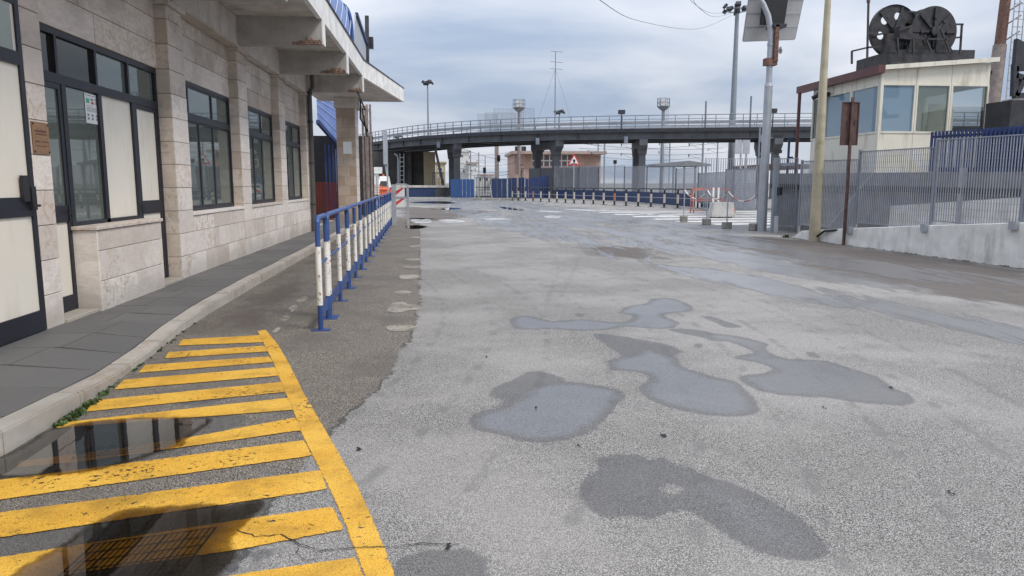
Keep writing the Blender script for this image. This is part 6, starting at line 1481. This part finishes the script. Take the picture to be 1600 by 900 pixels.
simple_house('distant_block', 745, 772, 274, 190, M['whitewall'], 'pale low distant building between bridge piers', [(748, 753, 278, 283), (758, 763, 278, 283)], M['pinkroof'])
simple_house('ochre_house', 681, 696, 255, 170, M['ochre'], 'ochre distant house beside the diagonal brace', [(683, 686, 262, 267), (688, 692, 262, 267), (683, 686, 273, 278)])
simple_house('distant_shed', 774, 806, 281, 180, M['concrete_grey'], 'grey distant shed left of the pink building', [])
# ------------------------------------------------------------------ masts, signals, catenary
M['mast'] = paint('mast_grey', (.24, .27, .30), .6, .2, var=.1)
def mast(px, ytop, Y, r0, r1, label, heads, name='floodlight_mast'):
    x, z = YP(px, ytop, Y); t = thing(name, label, 'mast', (x, Y, 0)); part('pole', MB().tube([(0, 0, 0), (0, 0, z)], r0, 12, r1), M['mast'], t, world=False)
    if heads:
        R_ = heads; part('ring', MB().tube([(R_ * .8 * math.cos(a), R_ * .8 * math.sin(a), z) for a in np.linspace(0, 6.283, 17)], .06, 6), M['mast'], t, world=False)
        nl = 10 if heads > .8 else 6
        for k in range(nl):
            a = 6.283 * k / nl; lm = MB().box(-.28, -.13, -.2, .28, .13, .22).mesh('lamp', M['darksteel']) if k == 0 else lm
            inst('lamp', lm, t, (R_ * math.cos(a), R_ * math.sin(a), z + (.28 if k % 2 else -.02) * heads), rot=(R(-35), 0, a + math.pi / 2))
        part('crown', MB().tube([(0, 0, z - .3), (0, 0, z + .5 * heads)], .25 * heads, 8), M['darksteel'], t, world=False)
    return t, x, z
MT, mx_, mz_ = mast(1152, 16, 80, .42, .2, 'very tall floodlight mast with a ring of lamps left of the solar lamp post', 1.35)
# the pole as photographed stands a touch left of its crown
mast(668, 130, 120, .22, .1, 'slim floodlight mast with a small lamp ring above the left of the elevated road', .75)
mast(622, 214, 150, .15, .08, 'small far lamp mast behind the left railing of the elevated road', .8)
mast(874, 176, 130, .16, .08, 'small far lamp mast behind the railing, right of the antenna', .8)
t, x, z = mast(868, 80, 90, .10, .05, 'thin lattice antenna mast with short crossbars above the elevated road', 0, 'antenna_mast')
for z_ in (z, z - 1.2, z - 2.0): part('crossbar', MB().bar((-.6, 0, z_), (.9, 0, z_ - .1), .05, .05), M['mast'], t, world=False)
for dx, dz in ((-2.2, 9), (3.0, 10)): part('guy_wire', MB().tube([(0, 0, z - 2), (dx, 2, z - dz)], .015, 4), M['mast'], t, world=False)
for px, yt, label in ((811, 156, 'rusty cage topped mast standing among the mesh screens'), (1037, 154, 'cage topped radar mast above the middle of the elevated road')):
    Y = 105 if px == 811 else 100; x, zt = YP(px, yt, Y); z0 = YP(px, yt + 13, Y)[1]; rw_ = .85
    t = thing('cage_mast', label, 'mast', (x, Y, 0)); part('pole', MB().tube([(0, 0, 0), (0, 0, z0)], .28, 10, .22), M['rustpole'] if px == 811 else M['mast'], t, world=False)
    part('platform', MB().tube([(0, 0, z0 - .45), (0, 0, z0)], .35, 12, rw_), M['rustpole'] if px == 811 else M['mast'], t, world=False)
    for k in range(8): a = 6.283 * k / 8; part('cage_bar', MB().bar((rw_ * math.cos(a), rw_ * math.sin(a), z0), (rw_ * math.cos(a), rw_ * math.sin(a), zt), .05, .05), M['rail'], t, world=False)
    for z_ in (z0 + .05, (z0 + zt) / 2, zt): part('cage_ring', MB().tube([(rw_ * math.cos(a), rw_ * math.sin(a), z_) for a in np.linspace(0, 6.283, 13)], .035, 5), M['rail'], t, world=False)
    part('cabinet', MB().box(-.5, -.5, z0 + .05, .5, .5, zt - .15), M['whitewall'], t, world=False)
    lad = MB()
    for k in range(26): lad.bar((.3, -.3, z0 - .3 - k * .3), (.6, -.3, z0 - .3 - k * .3), .03, .03)
    lad.bar((.3, -.3, 0), (.3, -.3, z0), .03, .03); lad.bar((.6, -.3, 0), (.6, -.3, z0), .03, .03); part('ladder', lad, M['rustpole'], t, world=False)
# railway poles beyond, their wires
polespec = [(735, 235, 120, 'left of the dark signal'), (748, 238, 140, 'behind the bar gate'), (776, 226, 112, 'thick rust brown, beside the pink building'), (758, 244, 160, 'farthest behind the bar gate'), (945, 213, 100, 'right corner of the pink building'), (990, 216, 105, 'left of the double pier'), (1047, 216, 118, 'just right of the cage mast'), (1099, 214, 90, 'left of the floodlight mast'), (935, 215, 125, 'above the pink roof'), (1122, 214, 130, 'thin, left of the road sign backs')]
for i, (px, yt, Y, lab) in enumerate(polespec):
    x, z = YP(px, max(yt, 213), Y); z = max(z, 8.2) if False else z
    t = thing('railway_pole', 'railway wire pole, ' + lab, 'pole', (x, Y, 0), 0, 'railway wire poles behind the elevated road')
    part('pole', MB().box(-.3 if px == 776 else -.09, -.09, 0, .3 if px == 776 else .09, .09, z), M['rustpole'] if px == 776 else M['mast'], t, world=False)
    if px != 776:
        for dz in (.9, 2.2): 
            part('bracket_arm', MB().bar((0, 0, z - dz), (-1.9, 0, z - dz + .1), .05, .05).bar((0, 0, z - dz - .7), (-1.6, 0, z - dz), .04, .04), M['mast'], t, world=False); part('insulator', MB().tube([(-1.75, 0, z - dz + .1), (-1.75, 0, z - dz - .25)], .07, 6), M['brown'], t, world=False)
wires = [((700, 240, 95), (800, 236, 160)), ((712, 228, 100), (800, 250, 150)), ((716, 254, 110), (806, 254, 110)), ((716, 262, 110), (806, 266, 120)), ((716, 270, 110), (806, 270, 120)), ((905, 224, 100), (1130, 231, 120)), ((905, 232, 100), (1130, 222, 130)), ((930, 238, 100), (1150, 236, 120)), ((930, 244, 110), (1095, 246, 110)), ((930, 221, 100), (1180, 215, 130))]
for i, (a, b) in enumerate(wires):
    pa_, pb_ = Vector(cp(*a)), Vector(cp(*b)); P = [pa_.lerp(pb_, k / 12) + Vector((0, 0, -.5 * 4 * (k / 12) * (1 - k / 12))) for k in range(13)]
    single('overhead_wire', MB().tube(P, .03, 4), M['darksteel'], 'thin railway wire stretched ' + ['from the first pier down to the right', 'crossing left to right above the white house', 'level at the white house roof', 'level below the white house roof', 'lowest above the bar gate', 'rising right of the double pier', 'topmost falling right of the pink building', 'long and level above the platform roof', 'short above the platform roof', 'highest just under the elevated road'][i], 'wire', 'railway wires')
for (px, y0_, y1_, Y, lab) in ((779, 243, 252, 105, 'dark railway signal head on a thin mast left of the pink building'), (757, 264, 268, 120, 'small dark signal behind the bar gate')):
    x, z = YP(px, (y0_ + y1_) / 2, Y); t = thing('railway_signal', lab, 'signal', (x, Y, 0)); part('pole', MB().tube([(0, 0, 0), (0, 0, z)], .07, 6), M['mast'], t, world=False); part('signal_head', MB().box(-.24, -.12, z - .45, .24, .12, z + .45), M['black'], t, world=False); part('hood', MB().tube([(0, -.12, z), (0, -.3, z)], .12, 8, cap=False), M['black'], t, world=False)
x, z = YP(961, 253, 100); t = thing('railway_signal', 'dark railway signal above the far fence right of the pink building', 'signal', (x, 100, 0)); part('pole', MB().tube([(0, 0, 0), (0, 0, z)], .07, 6), M['mast'], t, world=False); part('signal_head', MB().box(-.22, -.12, z - .25, .22, .12, z + .25), M['black'], t, world=False)
# platform roof
xa_, xb_ = YP(1014, 256, 95)[0], YP(1098, 258, 95)[0]; za_ = YP(1014, 257, 95)[1]; zm = YP(1065, 252, 95)[1]
t = thing('platform_roof', 'low grey platform shelter with shallow pitched roof beyond the far fence', 'shelter', (xa_, 95, 0)); part('roof', MB().slab([(xa_, 92, za_ - .25), (xb_, 92, za_ - .25), (xb_, 92, za_), (YP(1065, 256, 95)[0], 92, zm), (xa_, 92, za_)], (0, 7, 0)), M['greysheet'], t)
for q in np.linspace(xa_ + 1, xb_ - .5, 5): part('post', MB().box(q - .1, 92.2, 0, q + .1, 92.4, za_ - .25), M['mast'], t)
# sign backs near the tall mast
x, z = YP(1160, 229, 42); t = thing('double_road_sign', 'pair of grey square sign backs on two thin posts left of the lamp post', 'sign', (x, 42, 0))
for dx in (-.44, .02): part('sign_plate', MB().box(dx, -.02, z - .42, dx + .42, 0, z + .38), M['galv'], t, world=False)
for dx in (-.05, .28): part('post', MB().tube([(dx, .06, 0), (dx, .06, z + .3)], .06, 8), M['galv'], t, world=False)
x, z = YP(1189, 212, 44); t = thing('street_camera', 'small camera arms on a slim pole beside the elevated road pier', 'camera', (YP(1186, 230, 44)[0], 44, 0)); part('pole', MB().tube([(0, 0, 0), (0, 0, 5.0)], .05, 8), M['mast'], t, world=False)
for z_ in (3.3, 4.2): part('arm', MB().bar((0, 0, z_), (1.3, 0, z_ + .1), .05, .05), M['mast'], t, world=False); part('camera_body', MB().box(.9, -.15, z_ + .05, 1.4, .1, z_ + .25), M['black'], t, world=False)
# tall fence of the yard between platform roof and lamp post
A, B = G(1098, 330), G(1185, 341)
t = grating('yard_fence', (YP(1100, 270, 36)[0], 36), (YP(1185, 270, 36)[0], 36), .2, YP(1140, 248, 36)[1], 'taller grey bar fence showing above the mesh panel left of the lamp post', 'fence', .12, False, None, .025, .03)
single('pale_roof', MB().box(YP(1205, 250, 40)[0], 40, 2.35, YP(1290, 250, 40)[0], 46, 2.6), M['brown'], 'low flat dark brown roof behind the gate', 'roof')
# overhead cables from the mast to the upper left
for i, pts in enumerate(([(1143, 24, 79), (1090, 45, 60), (1000, 33, 45), (940, 2, 30), (915, -30, 26)], [(1143, 20, 79), (1110, 20, 65), (1085, 6, 55), (1070, -12, 48)], [(1143, 21, 79), (1115, 26, 65), (1090, 10, 55), (1078, -12, 48)])):
    P = [Vector(cp(*q)) for q in pts]; o = []
    for k in range(len(P) - 1):
        p = [P[max(0, k - 1)], P[k], P[k + 1], P[min(len(P) - 1, k + 2)]]
        for q in range(8): u = q / 8; o.append(.5 * ((2 * p[1]) + (p[2] - p[0]) * u + (2 * p[0] - 5 * p[1] + 4 * p[2] - p[3]) * u * u + (3 * p[1] - p[0] - 3 * p[2] + p[3]) * u ** 3))
    single('hanging_cable', MB().tube(o, .018, 4), M['mast'], ['long thin cable hanging from the floodlight mast to the upper left', 'upper of two short cables looping from the floodlight mast', 'lower of two short cables looping from the floodlight mast'][i], 'cable')
